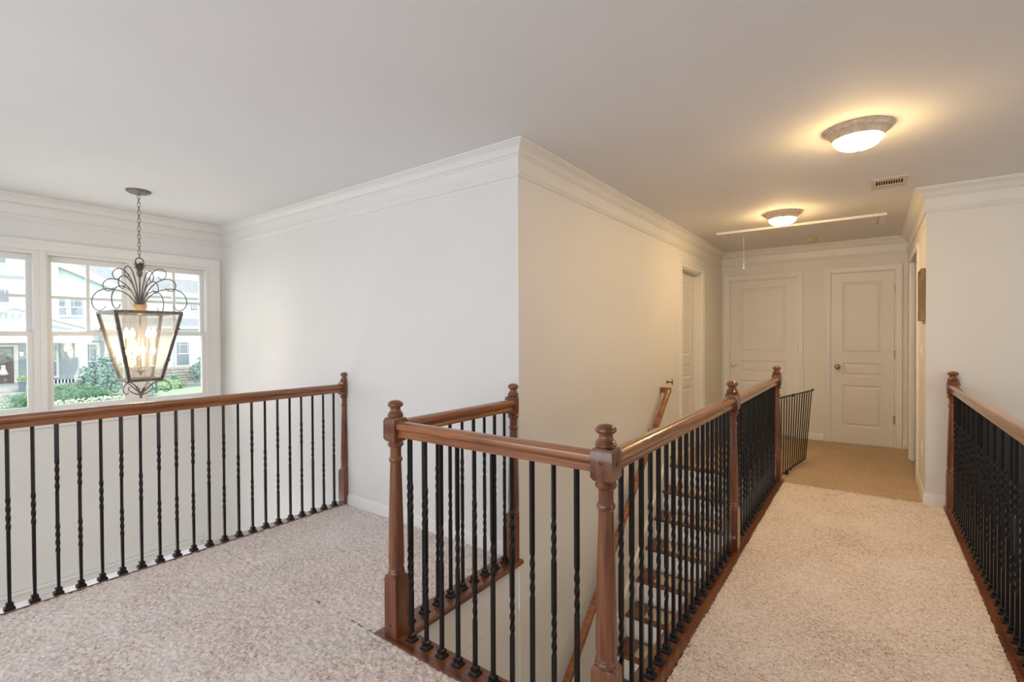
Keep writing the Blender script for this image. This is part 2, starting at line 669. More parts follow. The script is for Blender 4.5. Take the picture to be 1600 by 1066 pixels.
# door 1 back wall left
d1 = door_leaf('door_1', -1.53, -0.745, 0.012, 2.026, 'y', YB + 0.045, -1, panels_for(-1.53, -0.745, 2.026))
casing('door_casing', d1, D1, 0.062, 'y', YB, -1)
jambs('door_jamb', d1, D1, 'y', YB, YB + T)
k1 = knob(d1, (-1.478, YB + 0.045, 0.915), '-y', M_white, 1.15)
k1['label'] = 'white child-proof knob cover'
b = MB()
b.lathe([(0.010, 0.0), (0.010, 0.002)], n=12, axis='y')
for dz in (0.016, -0.016):
    b.obj('knob_cover_hole', M_dark, k1, (dz * 0.8, -0.0635, dz * 0.4))
# door 2 back wall right
d2 = door_leaf('door_2', -0.372, 0.226, 0.012, 2.032, 'y', YB + 0.004, -1, panels_for(-0.372, 0.226, 2.032))
casing('door_casing', d2, D2, 0.062, 'y', YB, -1)
jambs('door_jamb', d2, D2, 'y', YB, YB + T, 0.006)
knob(d2, (-0.312, YB + 0.004, 0.915), '-y', M_nickel)
for z in (1.81, 1.07, 0.32):
    hinge(d2, 0.232, YB - 0.006, z)
# door 3 in the stair wall, set back
d3 = door_leaf('door_3', 5.315, 6.065, 0.012, 2.022, 'x', XS - 0.088, 1, panels_for(5.315, 6.065, 2.022), 0.03)
casing('door_casing', d3, D3, 0.068, 'x', XS, 1)
jambs('door_jamb', d3, D3, 'x', XS - T, XS)
# door 4 seen through the opening of the right wall
d4 = door_leaf('door_4', 0.374, 1.03, 0.012, 2.02, 'y', 6.462, -1, panels_for(0.374, 1.03, 2.02), 0.03)
trim = MB()
trim.box(XR - 0.016, XR, 5.50, 5.57, 0.0, 2.06)
trim.box(XR, XR + T, 5.57, 5.578, 0.0, 2.04)
trim.obj('trim_7', M_trim, kind='structure')
trim = MB()
trim.box(XR - 0.016, XR, 6.50, 6.56, 0.0, 2.06)
trim.box(XR, XR + 0.027, 6.455, 6.50, 0.0, 2.04)
trim.box(XR - 0.016, XR, 5.57, 6.50, 2.04, 2.10)
trim.obj('trim_8', M_trim, kind='structure')
knob(d4, (0.410, 6.462, 0.905), '-y', M_nickel)

# ------------------------------------------------------------------ windows
def frame_boxes(b, x0, x1, y0, y1, z0, z1, sl, sr, sb, st):
    b.box(x0, x1, y0, y0 + sl, z0, z1)
    b.box(x0, x1, y1 - sr, y1, z0, z1)
    b.box(x0, x1, y0 + sl, y1 - sr, z0, z0 + sb)
    b.box(x0, x1, y0 + sl, y1 - sr, z1 - st, z1)


def window(idx, g0, g1, lo, hi):
    """g0..g1 glass width in y; lo..hi frame limits"""
    root = place('window_%d' % idx, None, None, (XW, 0, 0), 'structure')
    b = MB()
    frame_boxes(b, -0.115, -0.002, lo, hi, 0.68, 2.0, max(0.012, g0 - 0.034 - lo), max(0.012, hi - g1 - 0.034), 0.02, 0.03)
    b.obj('window_frame', M_trim, root)
    s = 0.034
    b = MB()
    frame_boxes(b, -0.100, -0.065, g0 - s, g1 + s, 1.318, 1.968, s, s, 0.036, 0.045)
    b.obj('upper_sash', M_trim, root)
    b = MB()
    frame_boxes(b, -0.060, -0.022, g0 - s, g1 + s, 0.70, 1.352, s, s, 0.052, 0.034)
    b.box(-0.025, -0.012, (g0 + g1) / 2 - 0.03, (g0 + g1) / 2 + 0.03, 1.352, 1.362)
    b.obj('lower_sash', M_trim, root)
    mid = (g0 + g1) / 2
    b = MB()
    b.box(-0.094, -0.070, mid - 0.011, mid + 0.011, 1.354, 1.923)
    b.box(-0.095, -0.069, g0, g1, 1.625, 1.647)
    b.obj('muntin', M_trim, root)
    b = MB()
    b.box(-0.084, -0.081, g0 - 0.005, g1 + 0.005, 1.350, 1.928)
    b.obj('pane', M_glass, root)
    b = MB()
    b.box(-0.043, -0.040, g0 - 0.005, g1 + 0.005, 0.748, 1.322)
    b.obj('pane', M_glass, root)


window(1, 0.385, 0.846, 0.30, 0.928)
window(2, 0.998, 1.463, 0.945, 1.545)
window(3, 1.650, 2.092, 1.560, 2.15)
b = MB()
b.box(XW - 0.11, XW + 0.004, 0.917, 0.955, 0.68, 2.0)
b.box(XW - 0.11, XW + 0.004, 1.530, 1.570, 0.68, 2.0)
b.obj('trim_9', M_trim, kind='structure')
# casing round the group, stool and apron
b = MB()
pr = casing_prof(0.095)
a0, a1, z0, z1 = 0.30, 2.155, 0.70, 1.995
rings = [[(XW + d, a0 - q, z0) for q, d in pr], [(XW + d, a0 - q, z1 + q * 0.9) for q, d in pr],
         [(XW + d, a1 + q, z1 + q * 0.9) for q, d in pr], [(XW + d, a1 + q, z0) for q, d in pr]]
b.loft(rings)
b.obj('trim_10', M_trim, kind='structure')
b = MB()
b.cbox(XW - 0.02, XW + 0.05, 0.17, 2.275, 0.665, 0.69, 0.006)
b.box(XW, XW + 0.016, 0.205, 2.25, 0.585, 0.665)
b.obj('trim_11', M_trim, kind='structure')
# second window of the same wall, outside the picture
window(4, -1.86, -1.05, -1.9, -1.0)
window(5, -0.95, -0.15, -1.0, -0.1)
# head moulding of the entrance opening below
b = MB()
b.box(XW, XW + 0.018, -0.6, 2.05, -0.76, -0.685)
b.cbox(XW, XW + 0.035, -0.62, 2.07, -0.69, -0.667, 0.005)
b.obj('trim_12', M_trim, kind='structure')

# ------------------------------------------------------------------ railings
BW = 0.0136
SINGLE = [(0.385, 0.545)]
DOUBLE = [(0.215, 0.365), (0.530, 0.685)]


def baluster_mesh(name, twists, z0=0.012, z1=0.878):
    levels = [(z0, 0)]
    ang = 0
    for (a, c) in twists:
        levels.append((a, ang))
        n = 26
        for i in range(1, n + 1):
            levels.append((a + (c - a) * i / n, ang + RAD(340) * i / n))
        ang += RAD(340)
    levels.append((z1, ang))
    h = BW / 2
    rings = []
    for z, t in levels:
        c, s = math.cos(t), math.sin(t)
        rings.append([(x * c - y * s, x * s + y * c, z) for x, y in ((-h, -h), (h, -h), (h, h), (-h, h))])
    b = MB().loft(rings)
    return b.mesh(name, M_iron, 30)


ME_S = baluster_mesh('baluster_single_twist', SINGLE)
ME_D = baluster_mesh('baluster_double_twist', DOUBLE)
b = MB()
prof = [(0.0195, 0.0), (0.0195, 0.006), (0.0165, 0.010), (0.0125, 0.014), (0.0125, 0.021), (0.0140, 0.023), (0.0140, 0.027), (0.0085, 0.032), (0.0066, 0.034)]
rings = []
for r, z in prof:
    rings.append([(-r, -r, z), (r, -r, z), (r, r, z), (-r, r, z)])
ME_BASE = b.loft(rings).mesh('baluster_foot', M_iron, 20)


def balusters(parent, pts, pattern):
    for i, (x, y) in enumerate(pts):
        bo = place('baluster', ME_D if pattern[i % len(pattern)] == 'D' else ME_S, parent, (x, y, 0))
        place('foot', ME_BASE, bo, (0, 0, 0.012))


S_N = 0.0365


def newel_mesh(name, half=False):
    h = S_N
    b = MB()
    # lower block with chamfered shoulders
    rings = []
    for r, z in ((h, 0.012), (h, 0.258), (h * 0.86, 0.272), (0.02, 0.273)):
        rings.append([(-r, -r, z), (r, -r, z), (r, r, z), (-r, r, z)])
    b.loft(rings)
    # turned shaft
    b.lathe([(0.034, 0.268), (0.036, 0.274), (0.0365, 0.281), (0.033, 0.288), (0.0345, 0.294), (0.031, 0.303), (0.0335, 0.32), (0.0335, 0.36),
             (0.0315, 0.47), (0.0285, 0.60), (0.0245, 0.73), (0.0235, 0.757), (0.0265, 0.761), (0.029, 0.767), (0.029, 0.773), (0.0265, 0.778),
             (0.0235, 0.782), (0.0235, 0.815), (0.025, 0.823), (0.031, 0.828), (0.034, 0.834), (0.034, 0.840), (0.030, 0.846), (0.026, 0.852)], n=28)
    # upper block
    rings = []
    for r, z in ((0.02, 0.850), (h * 0.80, 0.850), (h, 0.862), (h, 0.938), (h * 0.82, 0.952), (0.02, 0.953)):
        rings.append([(-r, -r, z), (r, -r, z), (r, r, z), (-r, r, z)])
    b.loft(rings)
    if half:
        b.v = [(x, min(y, 0.0), z) for x, y, z in b.v]
    return b.mesh(name, M_wz, 32)


def finial_mesh(half=False):
    b = MB()
    b.lathe([(0.026, 0.950), (0.031, 0.954), (0.034, 0.959), (0.034, 0.964), (0.030, 0.968), (0.031, 0.972), (0.026, 0.976), (0.022, 0.983), (0.0215, 0.990),
             (0.024, 0.996), (0.030, 0.999), (0.0335, 1.004), (0.0335, 1.009), (0.030, 1.016), (0.022, 1.022), (0.010, 1.0255), (0.001, 1.026)], n=28)
    if half:
        b.v = [(x, min(y, 0.0), z) for x, y, z in b.v]
    return b.mesh('finial', M_wz, 40)


ME_NEWEL, ME_NEWELH = newel_mesh('newel'), newel_mesh('newel_half', True)
ME_FIN, ME_FINH = finial_mesh(), finial_mesh(True)
ME_PLUGX = MB().lathe([(0.0075, -0.001), (0.0075, 0.0008), (0.006, 0.0014)], n=16, axis='x').mesh('plug', M_plug)
ME_PLUGY = MB().lathe([(0.0075, 0.001), (0.0075, -0.0008), (0.006, -0.0014)], n=16, axis='y').mesh('plug', M_plug)


def newel(parent, x, y, half=False, plugs=()):
    n = place('newel_post', ME_NEWELH if half else ME_NEWEL, parent, (x, y, 0))
    place('finial', ME_FINH if half else ME_FIN, n)
    for face, z in plugs:
        if face == 'y':
            place('plug', ME_PLUGY, n, (0, -S_N, z))
        else:
            place('plug', ME_PLUGX, n, (S_N, 0, z))
    return n


RP = [(0.019, 0.0), (0.019, 0.010), (0.0155, 0.016), (0.0155, 0.024), (0.021, 0.031), (0.0275, 0.036), (0.0295, 0.044),
      (0.0275, 0.054), (0.0200, 0.061), (0.010, 0.0645), (0.0, 0.0655)]
RPF = [(-u, w) for u, w in RP] + [(u, w) for u, w in reversed(RP[:-1])]
RZ = 0.872


def rail(parent, axis, c, a0, a1, mat):
    rings = []
    for a in (a0, a1):
        rings.append([((c + u, a, RZ + w) if axis == 'y' else (a, c + u, RZ + w)) for u, w in RPF])
    return MB().loft(rings).obj('handrail', mat, parent, angle=28)


def shoe(parent, x0, x1, y0, y1, noses='', mat=M_wy):
    """floor plate with a rounded nosing on the listed sides (n,s,e,w)"""
    pr = [(0.0, 0.012), (0.006, 0.011), (0.010, 0.006), (0.011, -0.003), (0.009, -0.012), (0.002, -0.016), (0.0, -0.017)]
    b = MB()
    b.box(x0, x1, y0, y1, -0.017, 0.012)
    if 'w' in noses:
        b.loft([[(x0 - d, y, z) for d, z in pr] for y in (y0, y1)])
    if 'e' in noses:
        b.loft([[(x1 + d, y, z) for d, z in pr] for y in (y0, y1)])
    if 'n' in noses:
        b.loft([[(x, y1 + d, z) for d, z in pr] for x in (x0, x1)])
    if 's' in noses:
        b.loft([[(x, y0 - d, z) for d, z in pr] for x in (x0, x1)])
    return b.obj('floor_plate', mat, parent, angle=30)


# left railing over the foyer
r = thing('foyer_railing', 'long cherry wood railing with black iron balusters overlooking the chandelier and front windows', 'railing', (-3.29, 1.2, 0))
def rel(root, o_list):
    for o in o_list:
        o.location = Vector(o.location) - Vector(root.location)
XL = -3.29
before = set(COL.objects)
newel(r, XL, YW - 0.002, True, [('y', 0.05), ('y', 0.235), ('y', 0.925)])
newel(r, XL, -0.10)
rail(r, 'y', XL, -0.06, YW - 0.035, M_ry)
shoe(r, -3.345, -3.272, -0.3, YW, 'w', M_plate)
ys = [0.447 + 0.0874 * k for k in range(-4, 21)]
balusters(r, [(XL - 0.01, y) for y in ys], 'SDSD' 'SSDDSDSDDDSDSDSDSDSDSD')
rel(r, [o for o in COL.objects if o not in before and o.parent == r])

# stairwell railing: back, front and side runs
r = thing('stairwell_railing', 'cherry wood railing with five newel posts wrapping three sides of the open stairwell', 'railing', (-0.66, 1.395, 0))
before = set(COL.objects)
FX, FY = -1.654, 1.402
SX = -0.662
newel(r, FX, FY, plugs=[('y', 0.905), ('y', 0.06)])
newel(r, -1.667, YW - 0.002, True, [('y', 0.925), ('y', 0.14)])
newel(r, SX, FY - 0.006, plugs=[('y', 0.91), ('x', 0.905)])
newel(r, SX, 3.132, plugs=[])
sc = newel(r, SX, 4.855, plugs=[])
rail(r, 'y', FX - 0.006, FY + S_N, YW - 0.035, M_ry)
rail(r, 'x', FY, FX + S_N - 0.006, SX - S_N, M_rx)
rail(r, 'y', SX, FY - 0.006 + S_N, 3.132 - S_N, M_ry)
rail(r, 'y', SX, 3.132 + S_N, 4.855 - S_N, M_ry)
shoe(r, -1.735, -1.615, 1.445, YW + 0.005, 'e')
shoe(r, -1.735, -0.61, 1.345, 1.445, 'n', M_wx)
shoe(r, -0.715, -0.612, 1.445, 4.93, 'w')
balusters(r, [(-1.672, 1.488 + 0.0888 * k + 0.005) for k in range(9)], 'DSDSDSDSD')
balusters(r, [(-1.562 + 0.0879 * k, FY + 0.004) for k in range(10)], 'DDSSDSDSDS')
balusters(r, [(SX - 0.004, 3.040 - 0.0895 * k) for k in range(18)], 'DSDDSDSDDSDSDSDSSD')
balusters(r, [(SX - 0.004, 3.222 + 0.0892 * k) for k in range(18)], 'SDSDDSD')
b = MB().lathe([(0.011, 0.0), (0.011, 0.003), (0.008, 0.006), (0.003, 0.006), (0.003, 0.004)], n=16, axis='y')
b.v = [(x, -y, z) for x, y, z in b.v]
o = b.obj('screw_cap', M_nickel, None, (-0.648, 3.132 - S_N, 0.10))
o.parent = r
rel(r, [o for o in COL.objects if o not in before and o.parent == r])

# right railing
r = thing('hall_railing', 'cherry wood railing with black iron balusters along the right edge of the hall carpet', 'railing', (0.5, 4.0, 0))
before = set(COL.objects)
newel(r, 0.498, 4.831)
newel(r, 0.500, 2.485)
rail(r, 'y', 0.498, 2.485 + S_N, 4.831 - S_N, M_ry)
rail(r, 'y', 0.498, 0.6, 2.485 - S_N, M_ry)
shoe(r, 0.449, 0.545, 0.4, YR, 'e')
balusters(r, [(0.498, 2.61 + 0.0872 * k) for k in range(25)], 'SDSDDSDSD')
balusters(r, [(0.498, 2.36 - 0.0872 * k) for k in range(12)], 'SDSD')
rel(r, [o for o in COL.objects if o not in before and o.parent == r])

# ------------------------------------------------------------------ staircase
st = thing('staircase', 'descending staircase with dark wood treads, beige tread pads and white risers', 'staircase', (-1.15, 1.9, LZ))
RUN, RISE = 0.2215, 0.1964
o0 = Vector(st.location)
tb = MB()
prof = [(0.0, 0.0), (-0.010, -0.002), (-0.015, -0.009), (-0.015, -0.017), (-0.010, -0.024), (0.0, -0.026)]
rings = [[(x, y, z) for y, z in prof] + [(x, RUN + 0.028, -0.026), (x, RUN + 0.028, 0.0)] for x in (-0.456, 0.456)]
ME_TREAD = tb.loft(rings).mesh('tread', M_wx, 30)
pb = MB()
pb.cbox(-0.312, 0.312, 0.028, 0.198, 0.0, 0.008, 0.003)
ME_PAD = pb.mesh('tread_pad', M_pad, 30)
rb = MB().box(-0.456, 0.456, 0.018, 0.030, -RISE, -0.026)
ME_RISER = rb.mesh('riser', M_trim, 0)
XC = -1.156
for k in range(1, 14):
    y, z = 4.857 + 0.015 - RUN * k, -RISE * k
    t = place('tread', ME_TREAD, st, Vector((XC, y, z)) - o0)
    place('tread_pad', ME_PAD, t)
for k in range(0, 13):
    y, z = 4.857 + 0.015 - RUN * k, -RISE * k
    place('riser', ME_RISER, st, Vector((XC, y, z)) - o0)
# top nosing board
rings = [[(x, y, z) for y, z in prof] + [(x, 0.075, -0.026), (x, 0.075, 0.0)] for x in (-0.47, 0.456)]
place('landing_nosing', MB().loft(rings).mesh('landing_nosing', M_wx, 30), st, Vector((XC, 4.872, 0.004)) - o0)
# white skirt board up the wall
sl = RISE / RUN
b = MB()
ya, yb_ = 2.0, 4.87
def zs(y): return (y - 4.857) * sl
poly = [(ya, zs(ya) - 0.35), (yb_, zs(yb_) - 0.35), (yb_, 0.088), (yb_ - 0.02, zs(yb_ - 0.02) + 0.13), (ya, zs(ya) + 0.13)]
b.loft([[(XS, y, z) for y, z in poly], [(XS + 0.018, y, z) for y, z in poly]])
cap = [(ya, zs(ya) + 0.13), (yb_ - 0.02, zs(yb_ - 0.02) + 0.13), (yb_ - 0.02, zs(yb_ - 0.02) + 0.145), (ya, zs(ya) + 0.145)]
b.loft([[(XS, y, z) for y, z in cap], [(XS + 0.010, y, z) for y, z in cap]])
o = b.obj('skirt_board', M_trim, st, angle=0)
o.location = -o0

# handrail fixed to the stair wall
hr = thing('wall_handrail', 'sloping brown wooden handrail fixed to the beige wall down the stairs', 'handrail', (XS, 3.7, 0.0))
o0 = Vector(hr.location)
A = Vector((-1.555, 4.66, 0.775))
B = Vector((-1.555, 1.95, 0.775 - 2.71 * 0.862))
d = (B - A).normalized()
nrm = Vector((0, -d.z, d.y)).normalized()
if nrm.z < 0:
    nrm = -nrm
HP = [(-0.018, -0.026), (0.018, -0.026), (0.020, -0.012), (0.017, 0.0), (0.023, 0.010), (0.022, 0.020), (0.012, 0.027), (-0.012, 0.027), (-0.022, 0.020), (-0.023, 0.010), (-0.017, 0.0), (-0.020, -0.012)]
rings = []
for P in (A, B):
    rings.append([tuple(P + Vector((1, 0, 0)) * u + nrm * w - o0) for u, w in HP])
MB().loft(rings).obj('rail', M_rx, hr, angle=30)
rings = []
for x in (XS, -1.533):
    rings.append([(x - o0.x, A.y - o0.y + u * 1.1 - 0.005, A.z - o0.z + w) for u, w in HP])
MB().loft(rings).obj('wall_return', M_rx, hr, angle=30)
for q in (0.12, 0.42, 0.75):
    P = A.lerp(B, q)
    b = MB()
    b.lathe([(0.024, 0.0), (0.024, 0.004), (0.01, 0.008)], n=14, axis='x', o=(0, P.y - o0.y, P.z - 0.075 - o0.z))
    b.sweep([(0.004, P.y - o0.y, P.z - 0.075 - o0.z), (0.05, P.y - o0.y, P.z - 0.072 - o0.z), (0.075, P.y - o0.y, P.z - 0.03 - o0.z)], 0.006, 8)
    b.obj('bracket', M_nickel, hr)

# ------------------------------------------------------------------ baby gate
g = thing('safety_gate', 'dark metal barred safety gate swung open beyond the far stair newel', 'gate', (-0.655, 4.92, 0.0))
G0, G1 = Vector((0, 0, 0)), Vector((0.125, 0.86, 0))


def gp(t, z):
    tilt = 0.055 * t * (z / 0.72)
    return (G0.x + (G1.x - G0.x) * t + tilt, G0.y + (G1.y - G0.y) * t, z)


ZB, ZT = 0.035, 0.735
MB().sweep([gp(0, ZB), gp(1, ZB)], 0.0075, 8).obj('bottom_rail', M_gate, g)
MB().sweep([gp(0, ZT), gp(1.0, ZT), gp(1.03, ZT + 0.004)], 0.0075, 8).obj('top_rail', M_gate, g)
MB().lathe([(0.001, -0.012), (0.010, -0.010), (0.013, 0), (0.010, 0.010), (0.001, 0.012)], n=12, axis='y').obj('latch_knob', M_gate, g, gp(1.035, ZT + 0.004))
for z in (ZB,):
    MB().box(-0.012, 0.012, -0.03, 0.03, -0.03, 0.006).obj('foot', M_gate, g, gp(0.28, z))
MB().box(-0.010, 0.010, -0.035, 0.035, -0.012, 0.008).obj('sliding_joint', M_gate, g, gp(0.42, ZT))
MB().box(-0.010, 0.010, -0.025, 0.025, -0.012, 0.008).obj('sliding_joint', M_gate, g, gp(0.42, ZB))
for i in range(14):
    t = i / 13
    MB().sweep([gp(t, ZB), gp(t, ZT)], 0.0052, 8).obj('bar', M_gate, g)
for nm, z, lab in (('gate_bracket', 0.835, 'small black gate bracket on the wall just above the top end of the wall handrail'),
                   ('gate_bracket', 0.07, 'small black gate bracket low on the wall beside the top stair nosing')):
    t = thing(nm, lab, 'bracket', (XS, 4.84 if z > 0.5 else 4.91, z), 0, 'gate brackets on the stair wall')
    b = MB().lathe([(0.016, 0.0), (0.016, 0.004), (0.006, 0.006), (0.006, 0.05), (0.009, 0.052), (0.009, 0.058)], n=12, axis='x')
    b.obj('plate', M_iron, t)
    MB().sweep([(0.05, 0, -0.03), (0.052, 0, 0.0), (0.05, 0, 0.035)], 0.004, 8).obj('hook', M_iron, t)

# ------------------------------------------------------------------ ceiling fixtures
def flush_light(x, y, label, power):
    t = thing('ceiling_light', label, 'ceiling light', (x, y, CZ), 0, 'flush dome ceiling lights')
    MB().lathe([(0.158, 0.0), (0.160, -0.006), (0.157, -0.010), (0.150, -0.012), (0.146, -0.020), (0.134, -0.028), (0.128, -0.034), (0.118, -0.050), (0.116, -0.056),
                (0.110, -0.056), (0.110, -0.03), (0.02, -0.01)], n=56).obj('rim', M_fixture, t, angle=25)
    MB().lathe([(0.109, -0.045), (0.111, -0.052), (0.107, -0.068), (0.096, -0.083), (0.078, -0.095), (0.052, -0.104), (0.026, -0.108), (0.001, -0.109)], n=48).obj('glass_dome', M_dome, t, angle=60)
    MB().lathe([(0.001, -0.106), (0.018, -0.108), (0.017, -0.112), (0.010, -0.116), (0.008, -0.121), (0.001, -0.123)], n=20).obj('finial', M_fixture, t, angle=50)


flush_light(-0.055, 3.24, 'nearer of two warm-lit flush dome ceiling lights with pewter rim', 17)
flush_light(-0.645, 5.06, 'farther, smaller-looking lit dome ceiling light in front of the attic hatch', 15)

# vent
t = thing('ceiling_vent', 'beige metal air register in the ceiling near the right wall corner', 'vent', (0.112, 4.52, CZ))
b = MB()
frame = [(-0.105, 0.105, -0.155, 0.155, -0.008, 0.0)]
for c in holed(-0.105, 0.105, -0.155, 0.155, [(-0.078, 0.078, -0.085, 0.085)]):
    b.box(c[0], c[1], c[2], c[3], -0.005, 0.0)
b.obj('frame', plain('register_enamel', (0.70, 0.62, 0.48), 0.5), t)
MB().box(-0.078, 0.078, -0.085, 0.085, -0.0015, 0.0).obj('duct_opening', M_dark, t)  # dark plate on the solid ceiling stands in for shade inside the duct
ME_SLAT = MB().box(-0.0024, 0.0024, -0.085, 0.085, -0.003, -0.0018).mesh('slat', bpy.data.materials['register_enamel'], 0)
for i in range(10):
    place('slat', ME_SLAT, t, (-0.0638 + 0.01418 * i, 0, 0))
MB().box(-0.078, 0.078, 0.035, 0.045, -0.009, -0.002).obj('damper_bar', bpy.data.materials['register_enamel'], t)

# attic hatch
t = thing('attic_hatch', 'flat painted attic ladder hatch with raised trim in the hall ceiling', 'hatch', (-0.61, 5.90, CZ))
hx, hy = 0.735, 0.295
b = MB()
w = 0.055
for (x0, x1, y0, y1) in ((-hx, hx, -hy, -hy + w), (-hx, hx, hy - w, hy), (-hx, -hx + w, -hy + w, hy - w), (hx - w, hx, -hy + w, hy - w)):
    b.box(x0, x1, y0, y1, -0.022 if y1 < -0.2 else -0.008, 0.0)
b.obj('trim_frame', M_trim, t)
MB().box(-hx + w + 0.006, hx - w - 0.010, -hy + w + 0.003, hy - w - 0.003, -0.010, -0.001).obj('panel', M_ceil, t)
MB().lathe([(0.007, -0.010), (0.005, -0.014)], n=10).obj('screw', M_dark, t, (-hx + 0.09, -hy + 0.16, 0))
cx = -1.128 + 0.61
MB().sweep([(cx, -0.02, -0.012), (cx + 0.002, -0.021, -0.18), (cx, -0.02, -0.345)], 0.0018, 6).obj('pull_cord', M_white, t)
MB().lathe([(0.001, -0.378), (0.006, -0.374), (0.007, -0.36), (0.004, -0.348), (0.001, -0.345)], cx, -0.02, n=12).obj('cord_bead', emit('bead_white', (0.85, 0.83, 0.78), 0.0), t)

t = thing('smoke_detector', 'small round yellowed smoke detector on the ceiling behind the attic hatch', 'smoke detector', (-0.545, 6.62, CZ))
MB().lathe([(0.060, 0), (0.062, -0.006), (0.060, -0.010), (0.054, -0.012), (0.053, -0.026), (0.048, -0.032), (0.001, -0.034)], n=32).obj('housing', plain('yellowed_plastic', (0.66, 0.54, 0.32), 0.5), t)
MB().lathe([(0.004, -0.034), (0.003, -0.036)], 0.02, 0.01, n=10).obj('indicator', M_dark, t)

# ------------------------------------------------------------------ small things on the right hall wall
t = thing('shadow_box_frame', 'deep brown wooden open box frame hung on the right hall wall', 'wall art', (XR, 5.030, 1.607))
b = MB()
dp = 0.029
b.box(-dp, -0.003, -0.145, -0.131, -0.200, 0.200)
b.box(-dp, -0.003, 0.131, 0.145, -0.200, 0.200)
b.box(-dp, -0.003, -0.131, 0.131, 0.188, 0.200)
b.box(-dp, -0.003, -0.131, 0.131, -0.200, -0.188)
b.obj('frame', M_box, t, angle=0)
MB().box(-0.008, -0.004, -0.131, 0.131, -0.188, 0.188).obj('backing', M_boxin, t)
b = MB()
b.box(-0.016, -0.008, -0.06, 0.06, -0.10, 0.10)
b.obj('inner_panel', M_box, t)

t = thing('light_switch', 'white double light switch plate on the right hall wall below the box frame', 'light switch', (XR, 5.24, 1.17))
MB().cbox(-0.006, 0, -0.036, 0.036, -0.058, 0.058, 0.002).obj('plate', M_white, t)
MB().box(-0.012, -0.006, -0.006, 0.006, -0.012, 0.012).obj('toggle', M_white, t)
t = thing('power_outlet', 'white power outlet low on the right hall wall', 'outlet', (XR, 5.14, 0.375))
MB().cbox(-0.006, 0, -0.036, 0.036, -0.058, 0.058, 0.002).obj('plate', M_white, t)
for z in (-0.02, 0.02):
    MB().box(-0.009, -0.006, -0.013, 0.013, z - 0.012, z + 0.012).obj('socket', M_white, t)
t = thing('door_stop', 'small white spring door stop on the baseboard beside the right closed door', 'door stop', (0.325, YB - 0.013, 0.045))
pts = []
for i in range(60):
    a = i * 0.9
    pts.append((0.007 * math.cos(a), -0.004 - i * 0.0012, 0.007 * math.sin(a)))
MB().sweep(pts, 0.0018, 5).obj('spring', M_nickel, t)
MB().lathe([(0.010, -0.074), (0.011, -0.080), (0.010, -0.090), (0.001, -0.092)], n=12, axis='y').obj('tip', M_white, t)

# ------------------------------------------------------------------ lantern chandelier
LX, LY = -4.46, 1.32
ch = thing('lantern_chandelier', 'large tapered glass lantern chandelier with bronze scrolls hanging in the foyer', 'chandelier', (LX, LY, CZ))


def cz(z):
    return z - CZ


MB().lathe([(0.001, 0), (0.078, 0), (0.080, -0.006), (0.074, -0.012), (0.060, -0.020), (0.030, -0.028), (0.012, -0.034), (0.001, -0.036)], n=40).obj('canopy', M_bronze, ch)
lm = []
for k in range(2):
    pts = []
    for i in range(16):
        a = 2 * math.pi * i / 16
        u, w = 0.0085 * math.cos(a), 0.0095 * math.sin(a) + (0.008 if math.sin(a) > 0 else -0.008)
        pts.append((u, 0, w) if k else (0, u, w))
    lm.append(MB().sweep(pts, 0.0022, 6, closed=True).mesh('chain_link', M_bronze, 60))
nl = 16
zt, zb = 2.365, 1.915
for i in range(nl):
    place('chain_link', lm[i % 2], ch, (0, 0, cz(zt - (zt - zb) * i / (nl - 1))))
pts = [(0.0, 0.025 * math.cos(a), cz(1.878) + 0.026 * math.sin(a)) for a in [2 * math.pi * i / 28 for i in range(28)]]
MB().sweep(pts, 0.0042, 8, closed=True).obj('hanging_ring', M_bronze, ch)
# acanthus crown ornament
b = MB()
b.lathe([(0.004, cz(1.852)), (0.010, cz(1.845)), (0.012, cz(1.82)), (0.018, cz(1.80)), (0.020, cz(1.785)), (0.014, cz(1.765)), (0.006, cz(1.755))], n=16)
b.obj('crown_ornament', M_bronze, ch)
leaf = MB()
lw = [0.002, 0.007, 0.009, 0.007, 0.002]
lp = [(0.006, 0.0), (0.018, 0.012), (0.026, 0.026), (0.032, 0.034), (0.038, 0.034)]
vs = []
for (rr, zz), w in zip(lp, lw):
    vs += [(rr, -w, zz + 0.002), (rr, 0, zz), (rr, w, zz + 0.002)]
fs = []
for i in range(4):
    for j in range(2):
        a = i * 3 + j
        fs.append((a, a + 1, a + 4, a + 3))
leaf.add(vs, fs)
leaf.add([(x, y, z - 0.002) for x, y, z in vs], fs)
ME_LEAF = leaf.mesh('leaf', M_bronze, 60)
for tier, z in enumerate((1.80, 1.815, 1.83)):
    for k in range(6):
        o = place('leaf', ME_LEAF, ch, (0, 0, cz(z)))
        o.rotation_euler = (0, 0, math.pi / 3 * k + tier * 0.5)
# centre rod and collar
MB().lathe([(0.0055, cz(1.765)), (0.0055, cz(1.50))], n=10).obj('centre_rod', M_bronze, ch)
MB().lathe([(0.012, cz(1.475)), (0.022, cz(1.490)), (0.030, cz(1.515)), (0.046, cz(1.545)), (0.047, cz(1.550)), (0.040, cz(1.550)), (0.012, cz(1.51))], n=28).obj('collar', plain('gilt_collar', (0.55, 0.36, 0.20), 0.4, 0.5), ch)


